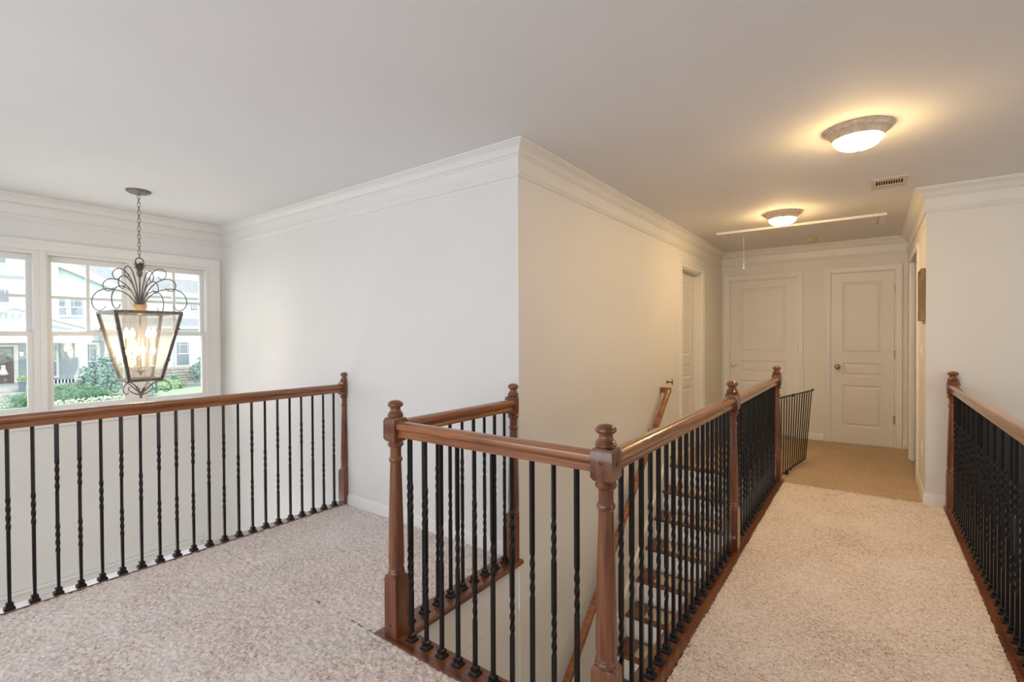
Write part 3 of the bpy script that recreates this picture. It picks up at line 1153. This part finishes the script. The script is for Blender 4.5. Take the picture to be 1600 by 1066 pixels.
def crv(P, n=5):
    """Catmull-Rom through 2D points"""
    out = []
    Q = [P[0]] + list(P) + [P[-1]]
    for i in range(1, len(Q) - 2):
        for k in range(n):
            t = k / n
            out.append(tuple(0.5 * ((2 * Q[i][c]) + (-Q[i - 1][c] + Q[i + 1][c]) * t + (2 * Q[i - 1][c] - 5 * Q[i][c] + 4 * Q[i + 1][c] - Q[i + 2][c]) * t * t
                             + (-Q[i - 1][c] + 3 * Q[i][c] - 3 * Q[i + 1][c] + Q[i + 2][c]) * t ** 3) for c in range(2)))
    out.append(P[-1])
    return out


LOWC = [(0.022, 1.54), (0.045, 1.585), (0.095, 1.635), (0.16, 1.662), (0.235, 1.668), (0.295, 1.640), (0.325, 1.585), (0.315, 1.530), (0.280, 1.505), (0.250, 1.515), (0.232, 1.540)]
MIDC = [(0.017, 1.54), (0.040, 1.62), (0.085, 1.69), (0.140, 1.732), (0.195, 1.745), (0.235, 1.728), (0.250, 1.695), (0.236, 1.662), (0.208, 1.652), (0.185, 1.668), (0.178, 1.680)]
UPC = [(0.012, 1.54), (0.028, 1.64), (0.055, 1.73), (0.090, 1.795), (0.130, 1.822), (0.168, 1.812), (0.185, 1.782), (0.172, 1.750), (0.148, 1.742), (0.132, 1.757), (0.128, 1.768)]
for C in (LOWC, MIDC, UPC):
    c2 = crv(C)
    n = len(c2)
    me = MB().sweep([(r_, 0, cz(z_)) for r_, z_ in c2], [0.0048 - 0.0018 * i / n for i in range(n)], 8).mesh('scroll', M_bronze, 60)
    for k in range(4):
        o = place('scroll_arm', me, ch)
        o.rotation_euler = (0, 0, math.pi / 4 + math.pi / 2 * k)
# lantern frame
hs, hb, zt, zb = 0.203, 0.101, 1.487, 0.985
tw, = (0.011,)


def corner(i, z):
    s = hb + (hs - hb) * (z - zb) / (zt - zb)
    sx = (1, 1, -1, -1)[i]
    sy = (-1, 1, 1, -1)[i]
    return Vector((sx * s, sy * s, cz(z)))


def bar(p, q, w=0.0105):
    p, q = Vector(p), Vector(q)
    t = (q - p).normalized()
    a = Vector((0, 0, 1)) if abs(t.z) < 0.5 else Vector((1, 0, 0))
    u = t.cross(a).normalized() * w
    v2 = t.cross(u).normalized() * w
    return MB().loft([[tuple(c + u + v2), tuple(c - u + v2), tuple(c - u - v2), tuple(c + u - v2)] for c in (p, q)])


for i in range(4):
    bar(corner(i, zt), corner(i, zb)).obj('corner_bar', M_frame, ch, angle=20)
    bar(corner(i, zt), corner((i + 1) % 4, zt)).obj('top_bar', M_frame, ch, angle=20)
    bar(corner(i, zb), corner((i + 1) % 4, zb)).obj('bottom_bar', M_frame, ch, angle=20)
    a, c = corner(i, zt), corner((i + 1) % 4, zt)
    d_, e = corner((i + 1) % 4, zb), corner(i, zb)
    nn = (c - a).cross(e - a).normalized() * 0.0015
    MB().add([a + nn, c + nn, d_ + nn, e + nn, a - nn, c - nn, d_ - nn, e - nn],
             [(0, 1, 2, 3), (7, 6, 5, 4), (0, 4, 5, 1), (1, 5, 6, 2), (2, 6, 7, 3), (3, 7, 4, 0)]).obj('glass_pane', M_lglass, ch, angle=0)
    for z, s in ((1.36, 1), (1.12, 1)):
        p = corner(i, z)
        dr = Vector((p.x, p.y, 0)).normalized()
        MB().sweep([p, p + dr * 0.018 + Vector((0, 0, 0.004)), p + dr * 0.026 + Vector((0, 0, 0.016))], [0.005, 0.004, 0.002], 6).obj('thorn', M_frame, ch)
# bottom scrolls
BC = [(0.004, 0.878), (0.035, 0.905), (0.08, 0.950), (0.13, 0.972), (0.178, 0.966), (0.208, 0.936), (0.200, 0.902), (0.170, 0.890), (0.152, 0.900)]
c2 = crv(BC)
me = MB().sweep([(r_, 0, cz(z_)) for r_, z_ in c2], [0.005 - 0.002 * i / len(c2) for i in range(len(c2))], 8).mesh('scroll', M_bronze, 60)
IC = [(0.006, 0.868), (0.035, 0.878), (0.062, 0.895), (0.078, 0.915), (0.070, 0.932), (0.056, 0.930)]
c3 = crv(IC)
me2 = MB().sweep([(r_, 0, cz(z_)) for r_, z_ in c3], [0.005 - 0.003 * i / len(c3) for i in range(len(c3))], 8).mesh('scroll', M_bronze, 60)
for k in range(4):
    o = place('bottom_scroll', me, ch)
    o.rotation_euler = (0, 0, math.pi / 4 + math.pi / 2 * k)
    o = place('bottom_tendril', me2, ch)
    o.rotation_euler = (0, 0, math.pi / 2 * k)
    o = place('leaf', ME_LEAF, ch, (0, 0, cz(0.885)))
    o.rotation_euler = (0, 0, math.pi / 2 * k + 0.3)
MB().lathe([(0.001, cz(0.838)), (0.007, cz(0.842)), (0.009, cz(0.850)), (0.005, cz(0.857)), (0.016, cz(0.868)), (0.014, cz(0.884)), (0.004, cz(0.895))], n=16).obj('bottom_finial', M_bronze, ch)
# candelabra cluster
MB().lathe([(0.006, cz(1.50)), (0.006, cz(1.06)), (0.028, cz(1.055)), (0.026, cz(1.045)), (0.010, cz(1.035)), (0.008, cz(1.02)), (0.001, cz(1.012))], n=16).obj('stem', M_bronze, ch)
bulbprof = [(0.007, 0), (0.015, 0.010), (0.0185, 0.026), (0.015, 0.046), (0.007, 0.064), (0.001, 0.074)]
ME_BULB = MB().lathe(bulbprof, n=16).mesh('bulb', M_bulb, 60)
ME_CANDLE = MB().lathe([(0.018, -0.006), (0.019, 0.0), (0.010, 0.002), (0.0095, 0.085), (0.006, 0.087)], n=16).mesh('candle', M_candle, 40)
for tier, (z, rr, ph) in enumerate(((1.215, 0.095, 0.25), (1.085, 0.075, 1.05))):
    for k in range(4):
        a = ph + k * math.pi / 2
        x, y = rr * math.cos(a), rr * math.sin(a)
        MB().sweep([(0, 0, cz(z - 0.03)), (x * 0.6, y * 0.6, cz(z - 0.035)), (x, y, cz(z - 0.003))], 0.0035, 6).obj('candle_arm', M_bronze, ch)
        c = place('candle', ME_CANDLE, ch, (x, y, cz(z)))
        place('bulb', ME_BULB, c, (0, 0, 0.087))
bulb_light('lamp_in_chandelier', (LX, LY, 1.29), 3.0, (1.0, 0.74, 0.46), 0.09)
bulb_light('lamp_in_chandelier', (LX, LY, 1.17), 2.0, (1.0, 0.74, 0.46), 0.06)

# ------------------------------------------------------------------ outside: lawn, house across the street, planting
M_lawn = plain('lawn_grass', (0.44, 0.58, 0.38), 0.9, 0, 0.12, 6)
M_siding = plain('pale_siding', (0.84, 0.88, 0.90), 0.6, 0, 0.02, 2)
M_sidblue = plain('porch_siding', (0.44, 0.52, 0.56), 0.6, 0, 0.03, 2)
M_etrim = plain('house_trim', (0.90, 0.90, 0.90), 0.5, 0, 0.01, 2)
M_roof = plain('grey_shingles', (0.50, 0.52, 0.55), 0.8, 0, 0.08, 5)
M_eglass = plain('house_glass', (0.30, 0.37, 0.42), 0.15, 0, 0.08, 1)
M_edoor = plain('brown_entry_door', (0.22, 0.17, 0.17), 0.4, 0, 0.1, 3)
M_stone = plain('pale_stone', (0.66, 0.62, 0.55), 0.8, 0, 0.16, 3)
M_step = plain('step_stone', (0.60, 0.62, 0.58), 0.8, 0, 0.1, 3)
M_hedge = plain('hedge_leaves', (0.24, 0.42, 0.27), 0.8, 0, 0.25, 3)
M_spruce = plain('blue_green_needles', (0.36, 0.52, 0.47), 0.8, 0, 0.3, 3)
M_flower = plain('white_petals', (0.85, 0.88, 0.75), 0.7, 0, 0.05, 3)
M_fstem = plain('flower_stems', (0.42, 0.58, 0.34), 0.8, 0, 0.15, 3)
M_pot = plain('slate_pot', (0.22, 0.27, 0.30), 0.6)
M_mulch = plain('dark_mulch', (0.33, 0.31, 0.33), 0.9)


def W3(y, z, X):
    k = X / -30.0
    return (X, y * k, 1.30 + (z - 1.30) * k)


# ground: rises from the street to the house
b = MB()
xs = [XW - T, -9, -16, -24, -27.5, -30.5, -33.2, -60]
zsr = [-3.0, -3.0, -2.8, -1.85, -1.46, -1.50, -1.42, -1.2]
ysr = [-25, -10, 0, 4, 8, 12, 20, 45]
vs = [(x, y, z) for x, z in zip(xs, zsr) for y in ysr]
fs = []
for i in range(len(xs) - 1):
    for j in range(len(ysr) - 1):
        a = i * len(ysr) + j
        fs.append((a, a + 1, a + len(ysr) + 1, a + len(ysr)))
b.add(vs, fs)
b.obj('ground', M_lawn, kind='structure', angle=0)

hs_ = thing('neighbour_house', 'pale two-storey house with grey roofs and white trim across the street', 'house', (-33, 8, -1.4))
HO = Vector(hs_.location)


def ebox(name, mat, X0, X1, y0, y1, z0, z1, parent=hs_, X=None, **kw):
    """box spanning depth X0..X1 (X1 nearer), y/z given on the reference plane and scaled to X1"""
    X = X or X1
    p, q = W3(y0, z0, X), W3(y1, z1, X)
    bb = MB().box(X0, X1, p[1], q[1], p[2], q[2])
    bb.v = [(a - HO.x, c - HO.y, d - HO.z) for a, c, d in bb.v]
    return bb.obj(name, mat, parent, angle=0, **kw)


def clapboards(name, mat, X, y0, y1, z0, z1, step=0.17, th=0.02):
    p, q = W3(y0, z0, X), W3(y1, z1, X)
    b = MB()
    z = p[2]
    while z < q[2] - 0.01:
        zt_ = min(z + step, q[2])
        b.add([(X + th, p[1], z), (X + th, q[1], z), (X, q[1], zt_), (X, p[1], zt_), (X - 0.05, p[1], z), (X - 0.05, q[1], z), (X - 0.05, q[1], zt_), (X - 0.05, p[1], zt_)],
              [(0, 1, 2, 3), (0, 4, 5, 1), (3, 2, 6, 7), (0, 3, 7, 4), (1, 5, 6, 2), (4, 7, 6, 5)])
        z = zt_
    b.v = [(a - HO.x, c - HO.y, d - HO.z) for a, c, d in b.v]
    o = b.obj(name, mat, hs_, angle=0)
    o['kind'] = 'stuff'
    return o


def ewindow(X, y0, y1, z0, z1, rows=True):
    w = ebox('window', M_etrim, X, X + 0.10, y0 - 0.09, y1 + 0.09, z0 - 0.10, z1 + 0.09)
    g = ebox('pane', M_eglass, X + 0.09, X + 0.115, y0, y1, z0, z1)
    zm = (z0 + z1) / 2
    p, q = W3(y0, z0, X), W3(y1, z1, X)
    b = MB()
    b.box(X + 0.11, X + 0.13, p[1], q[1], (p[2] + q[2]) / 2 - 0.03, (p[2] + q[2]) / 2 + 0.03)
    dz, dy = (q[2] - p[2]), (q[1] - p[1])
    for t_ in (0.16, 0.84):
        b.box(X + 0.11, X + 0.125, p[1] + dy * t_ - 0.012, p[1] + dy * t_ + 0.012, p[2] + dz * 0.5, q[2])
    b.box(X + 0.11, X + 0.125, p[1], q[1], q[2] - dz * 0.10 - 0.012, q[2] - dz * 0.10 + 0.012)
    b.v = [(a - HO.x, c - HO.y, d - HO.z) for a, c, d in b.v]
    mo = b.obj('window_grille', M_etrim, hs_, angle=0)
    inv = w.matrix_world.inverted()
    g.parent = w
    mo.parent = w
    return w


# porch back wall and body
ebox('body', M_siding, -41, -33.0, 1.0, 8.2, -1.4, 5.2, X=-33)
clapboards('porch_siding', M_sidblue, -32.95, 3.0, 7.75, -1.0, 1.15, 0.13)
clapboards('upper_siding', M_siding, -32.0, 5.72, 8.05, 1.7, 3.7, 0.17)
ebox('upper_body', M_siding, -33.0, -32.06, 5.72, 8.05, 1.7, 3.7, X=-32)
ebox('upper_body', M_siding, -33.0, -31.6, 1.0, 4.80, 2.4, 7.0, X=-31.6)
ebox('upper_body', M_siding, -33.0, -31.8, 4.80, 5.80, 1.2, 6.0, X=-31.8)
# gable triangle with rake boards
def eprism(name, mat, X0, X1, poly, parent=hs_):
    n = len(poly)
    A_ = [W3(y, z, X1) for y, z in poly]
    vs = [(X1 - HO.x, p[1] - HO.y, p[2] - HO.z) for p in A_] + [(X0 - HO.x, p[1] - HO.y, p[2] - HO.z) for p in A_]
    fs = [tuple(range(n)), tuple(reversed(range(n, 2 * n)))] + [(i, (i + 1) % n, n + (i + 1) % n, n + i) for i in range(n)]
    return MB().add(vs, fs).obj(name, mat, parent, angle=0)


eprism('gable_wall', M_siding, -33.0, -32.02, [(5.72, 3.7), (8.05, 3.7), (5.72, 4.95)])
eprism('rake_board', M_etrim, -32.6, -31.5, [(5.80, 4.92), (5.80, 4.62), (8.25, 3.52), (8.38, 3.72), (5.80, 5.08)])
eprism('rake_shadow_board', M_sidblue, -32.1, -31.8, [(5.80, 4.66), (5.80, 4.52), (7.9, 3.60), (8.0, 3.66)])  # dark strip below the rake, the overhang's shadow put into its colour
eprism('roof', M_roof, -40, -32.4, [(5.80, 5.02), (8.42, 3.74), (8.3, 4.0), (7.55, 4.80), (6.9, 5.6), (5.8, 5.6)])
# left block trims and windows
ebox('frieze_board', M_roof, -31.6, -31.45, 1.0, 4.80, 3.93, 4.03)
ewindow(-31.55, 3.30, 4.10, 4.55, 5.3)
ewindow(-31.55, 3.40, 4.18, 2.86, 3.42)
# entry pediment with brackets
eprism('pediment', M_etrim, -32.5, -30.6, [(2.3, 1.10), (4.95, 1.10), (4.95, 2.30), (4.35, 2.62), (2.9, 2.30), (2.3, 2.1)])
eprism('pediment_roof', M_roof, -32.5, -30.4, [(3.85, 2.42), (4.37, 2.66), (5.0, 2.42), (5.0, 2.36), (4.37, 2.60), (3.85, 2.36)])
for y in (3.93, 4.12, 4.32, 4.53, 4.73):
    ebox('bracket', M_sidblue, -30.6, -30.5, y - 0.03, y + 0.03, 2.14, 2.38)
# porch beam, roof, columns
ebox('porch_beam', M_etrim, -32.4, -30.5, 4.95, 6.95, 1.07, 1.70)
eprism('porch_gable', M_etrim, -32.4, -30.5, [(4.95, 1.70), (6.95, 1.70), (4.95, 2.35)])
eprism('porch_roof_edge', M_roof, -32.4, -30.35, [(4.95, 2.36), (6.98, 1.72), (6.98, 1.68), (4.95, 2.32)])
eprism('porch_gable_panel', M_sidblue, -30.5, -30.42, [(5.5, 1.92), (6.35, 1.70), (6.2, 1.68), (5.5, 1.80)])
p = W3(6.62, 0, -30.8)
for yy in (6.62,):
    b = MB()
    p0, p1 = W3(yy, -0.62, -30.8), W3(yy, 1.1, -30.8)
    rings = []
    for (w_, z) in ((0.32, p0[2] - 0.02), (0.24, p0[2] + 0.25), (0.155, p0[2] + 0.55), (0.14, p1[2])):
        rings.append([(-30.8 + sx * w_ - HO.x, p0[1] + sy * w_ - HO.y, z - HO.z) for sx, sy in ((-1, -1), (1, -1), (1, 1), (-1, 1))])
    b.loft(rings)
    b.obj('porch_column', M_etrim, hs_, angle=0)
ebox('porch_floor', M_step, -33, -30.4, 3.0, 7.0, -1.4, -0.80, X=-30.4)
ebox('porch_rail', M_etrim, -30.7, -30.6, 5.6, 6.4, -0.78, -0.62)
for y in (5.66, 5.78, 5.90, 6.02, 6.14, 6.26):
    ebox('porch_rail_post', M_etrim, -30.7, -30.6, y - 0.03, y + 0.03, -0.95, -0.62)
ewindow(-32.93, 5.20, 5.68, -0.42, 0.95)
ewindow(-32.93, 6.80, 7.15, -0.60, 0.98)
ebox('corner_board', M_etrim, -33, -32.7, 7.45, 7.75, -1.0, 1.75)
ewindow(-31.95, 5.70, 6.05, 2.37, 3.08)
ewindow(-31.95, 6.22, 6.64, 2.38, 3.10)
b = MB()
q = W3(4.0, 0.90, -32.9)
# downspout
ebox('downspout', M_etrim, -30.45, -30.35, 6.95, 7.02, 1.25, 1.72)
# entry door
ed = ebox('entry_door', M_edoor, -32.95, -32.85, 3.55, 4.30, -0.83, 0.93)
for (y0, y1, z0, z1) in ((3.62, 4.23, 0.60, 0.84),):
    g_ = ebox('pane', M_eglass, -32.86, -32.84, y0, y1, z0, z1)
    g_.parent = ed
for (y0, y1, z0, z1) in ((3.62, 4.23, -0.75, -0.45), (3.62, 4.23, -0.38, -0.12)):
    g_ = ebox('door_panel', M_edoor, -32.86, -32.83, y0, y1, z0, z1)
    g_.parent = ed
ebox('door_surround', M_etrim, -32.95, -32.84, 4.31, 4.45, -0.83, 1.02)
ebox('door_surround', M_etrim, -32.95, -32.84, 3.4, 4.31, 0.94, 1.02)
# right wing
clapboards('wing_siding', M_siding, -34.0, 8.2, 12.6, -0.40, 3.72, 0.16)
ebox('wing_body', M_siding, -41, -34.06, 8.2, 13.0, -1.6, 3.72, X=-34)
ebox('wing_fascia', M_etrim, -34.3, -33.6, 8.3, 13.0, 3.50, 3.72)
ebox('wing_soffit_line', M_roof, -34.0, -33.95, 8.3, 13.0, 3.38, 3.44)
eprism('wing_roof', M_roof, -38, -33.7, [(8.3, 3.72), (13.0, 3.72), (13.0, 4.47), (9.2, 4.42), (8.3, 4.30)])
ebox('wing_low_roof', M_roof, -34.0, -33.6, 8.6, 13.0, 1.92, 2.33)
ebox('wing_low_fascia', M_etrim, -34.0, -33.55, 8.6, 13.0, 1.78, 1.92)
ebox('wing_low_gutter', M_sidblue, -34.0, -33.65, 10.4, 13.0, 1.68, 1.78)
ewindow(-33.97, 11.19, 11.52, 2.80, 3.08)
ewindow(-33.97, 10.50, 11.08, -0.18, 1.04)
# stone base of the wing: separate stones in rough courses
random.seed(4)
stones = []
yy0, yy1 = 8.4, 12.6
z = -1.30
while z < -0.42:
    h_ = 0.12 + random.random() * 0.05
    y = yy0
    while y < yy1:
        w_ = 0.15 + random.random() * 0.28
        stones.append((y, min(y + w_ - 0.02, yy1), z, z + h_ - 0.02, random.random() * 0.05))
        y += w_
    z += h_
b = MB()
for y0, y1, z0, z1, d_ in stones:
    p, q = W3(y0, z0, -33.8), W3(y1, z1, -33.8)
    b.cbox(-34.05 - HO.x, -33.84 + d_ - HO.x, p[1] - HO.y, q[1] - HO.y, p[2] - HO.z, q[2] - HO.z, 0.015)
o = b.obj('stone_base', M_stone, hs_, angle=0)
o['kind'] = 'stuff'
# entry steps of stone
for i in range(5):
    X = -30.0 + 0.42 * i
    zt_ = W3(0, -0.85, -30.4)[2] - 0.17 * i
    b = MB().cbox(X - 0.45 - HO.x, X - HO.x, 3.2 - HO.y, 4.95 - HO.y, zt_ - 0.17 - HO.z, zt_ - HO.z, 0.02)
    b.obj('stone_step', M_step, hs_, angle=0)

# things at the entrance
p = W3(3.97, 0.50, -32.80)
pts = [(p[0], p[1] + 0.26 * math.cos(a), p[2] + 0.26 * math.sin(a)) for a in [2 * math.pi * i / 20 for i in range(20)]]
t = thing('door_wreath', 'round green wreath hung on the brown front door across the street', 'wreath', p)
b = MB()
random.seed(9)
for i in range(160):
    a = random.random() * 6.283
    r_ = 0.24 + (random.random() - 0.5) * 0.12
    c = Vector((0.0 + random.random() * 0.06, r_ * math.cos(a), r_ * math.sin(a)))
    d1_ = Vector((random.random() - .5, random.random() - .5, random.random() - .5)).normalized() * 0.06
    d2_ = d1_.cross(Vector((1, 0.2, 0.1))).normalized() * 0.025
    b.add([c - d1_, c + d2_, c + d1_, c - d2_], [(0, 1, 2, 3)])
b.obj('foliage', M_spruce, t, angle=0)
MB().sweep([(0.02, 0.25 * math.cos(a), 0.25 * math.sin(a)) for a in [2 * math.pi * i / 20 for i in range(20)]], 0.025, 6, closed=True).obj('wreath_ring', M_hedge, t)
p = W3(3.99, -0.06, -32.62)
t = thing('hanging_ornament', 'small white bell-shaped cloth ornament hanging on the brown front door', 'ornament', p)
MB().lathe([(0.001, 0.24), (0.06, 0.22), (0.08, 0.16), (0.06, 0.10), (0.10, -0.02), (0.17, -0.20), (0.14, -0.22), (0.05, -0.26), (0.001, -0.26)], n=14).obj('cloth', M_etrim, t)
p = W3(4.55, 0.62, -32.6)
t = thing('porch_lantern', 'lit wall lantern beside the front door across the street', 'lamp', p)
MB().lathe([(0.001, 0.16), (0.09, 0.10), (0.08, 0.09)], n=8).obj('cap', M_pot, t)
MB().lathe([(0.065, 0.09), (0.05, -0.10), (0.001, -0.11)], n=8).obj('glass', emit('porch_lamp_glow', (1.0, 0.80, 0.50), 1.6), t)
p = Vector((-29.82, 4.53, -0.90))
t = thing('porch_planter', 'tall slate-blue planter with a leafy plant beside the stone steps', 'planter', (p[0], p[1], p[2] - 0.15))
rings = []
for w_, z in ((0.085, 0), (0.115, 0.40), (0.125, 0.41), (0.125, 0.44), (0.10, 0.44)):
    rings.append([(sx * w_, sy * w_, z) for sx, sy in ((-1, -1), (1, -1), (1, 1), (-1, 1))])
MB().loft(rings).obj('pot', M_pot, t, angle=0)


def foliage(name, parent, loc, rad, n, leaf, mat, seed, squash=True):
    random.seed(seed)
    b = MB()
    for i in range(n):
        d_ = Vector((random.gauss(0, 1), random.gauss(0, 1), random.gauss(0, 1))).normalized()
        if d_.z < -0.3:
            d_.z = -d_.z * 0.5
        k = 0.72 + random.random() * 0.34
        lump = 1 + 0.12 * math.sin(7 * d_.x + 5 * d_.y * 2) + 0.08 * math.sin(11 * d_.z + 3)
        c = Vector((d_.x * rad[0], d_.y * rad[1], d_.z * rad[2])) * k * lump
        t1 = Vector((random.random() - .5, random.random() - .5, random.random() - .3)).normalized() * leaf
        t2 = t1.cross(d_)
        if t2.length < 1e-4:
            continue
        t2 = t2.normalized() * leaf * 0.45
        b.add([c - t1, c + t2, c + t1, c - t2], [(0, 1, 2, 3)])
    return b.obj(name, mat, parent, loc, angle=0)


foliage('foliage', t, (0, 0, 0.55), (0.16, 0.16, 0.20), 260, 0.05, M_fstem, 3)


def bush(name, label, cat, loc, rad, n, leaf, mat, seed, group=None):
    t = thing(name, label, cat, loc, 0, {'spruce_shrub': 'blue-green shrubs beyond the window', 'evergreen_bush': 'green bushes beside the stone wall', 'leafy_plant': 'leafy garden plants beyond the window'}.get(name))
    # inner mass so the crown is not see-through
    rings = []
    for i in range(7):
        ph = -0.35 + (math.pi / 2 + 0.30) * i / 6
        rr, zz = max(0.02, math.cos(ph)), math.sin(ph)
        rings.append([(rad[0] * 0.74 * rr * math.cos(a), rad[1] * 0.74 * rr * math.sin(a), rad[2] * 0.74 * zz) for a in [2 * math.pi * k / 16 for k in range(16)]])
    MB().loft(rings).obj('inner_branches', mat, t)
    foliage('foliage', t, (0, 0, 0), rad, n, leaf, mat, seed)
    return t


p = W3(7.5, -0.55, -28.5)
bush('spruce_shrub', 'blue-green spreading shrub behind the long hedge across the street', 'shrub', (-29.3, 7.35, -0.80), (0.85, 0.95, 1.15), 3200, 0.10, M_spruce, 11)
bush('spruce_shrub', 'smaller blue-green shrub right of the long hedge, beside the lawn', 'shrub', (-27.6, 8.25, -1.22), (0.5, 0.55, 0.45), 1200, 0.09, M_spruce, 12)
bush('clipped_hedge', 'long low rounded green hedge in front of the porch across the street', 'hedge', (-27.2, 5.35, -1.32), (0.6, 1.70, 0.66), 6500, 0.045, M_hedge, 13)
bush('evergreen_bush', 'upright green bush at the right corner of the stone wall', 'bush', (-32.7, 12.85, -0.95), (0.5, 0.62, 0.98), 1200, 0.10, M_spruce, 14)
bush('evergreen_bush', 'low green mound bush below the right window across the street', 'bush', (-31.5, 12.15, -1.55), (0.4, 0.55, 0.34), 900, 0.07, M_hedge, 15)
bush('evergreen_bush', 'small round green bush left of the right window across the street', 'bush', (-32.4, 11.2, -1.25), (0.25, 0.25, 0.33), 500, 0.07, M_hedge, 16)
bush('leafy_plant', 'low yellow-green plant beside the stone steps across the street', 'plant', (-28.2, 2.3, -1.55), (0.5, 0.65, 0.45), 500, 0.10, M_fstem, 17)
bush('leafy_plant', 'pale leafy ground plant between the two shrubs and the lawn', 'plant', (-30.8, 10.3, -1.35), (0.5, 0.9, 0.40), 500, 0.10, M_fstem, 18)
# flower border: small blooms in front of the hedge
random.seed(21)
b, bs = MB(), MB()
for i in range(700):
    y = 4.5 + random.random() * 3.3
    x = -25.9 + (random.random() - 0.5) * 0.7
    h_ = 0.26 + random.random() * 0.22
    z0 = -1.66
    for k in range(2):
        a = random.random() * 6.28
        w_ = 0.03
        bs.add([(x - w_ * math.sin(a), y + w_ * math.cos(a), z0), (x + w_ * math.sin(a), y - w_ * math.cos(a), z0), (x + (random.random() - .5) * 0.1, y + (random.random() - .5) * 0.1, z0 + h_)], [(0, 1, 2)])
    if i % 3 == 0:
        s = 0.035 + random.random() * 0.02
        c = (x, y, z0 + h_)
        b.add([(c[0] + s, c[1], c[2]), (c[0], c[1] + s, c[2]), (c[0] - s, c[1], c[2]), (c[0], c[1] - s, c[2]), (c[0], c[1], c[2] + s), (c[0], c[1], c[2] - s * 0.6)],
              [(0, 1, 4), (1, 2, 4), (2, 3, 4), (3, 0, 4), (1, 0, 5), (2, 1, 5), (3, 2, 5), (0, 3, 5)])
fb = thing('flower_border', 'border of small white daisies in front of the long green hedge', 'flowers', (0, 0, 0))
o = bs.obj('stems', M_fstem, fb, angle=0)
o['kind'] = 'stuff'
o = b.obj('blooms', M_flower, fb, angle=0)
o['kind'] = 'stuff'
# mulch bed below the right wing
MB().box(-32.9, -30.9, 9.4, 13.8, -1.62, -1.30).obj('planting_bed', M_mulch, kind='structure', angle=0)
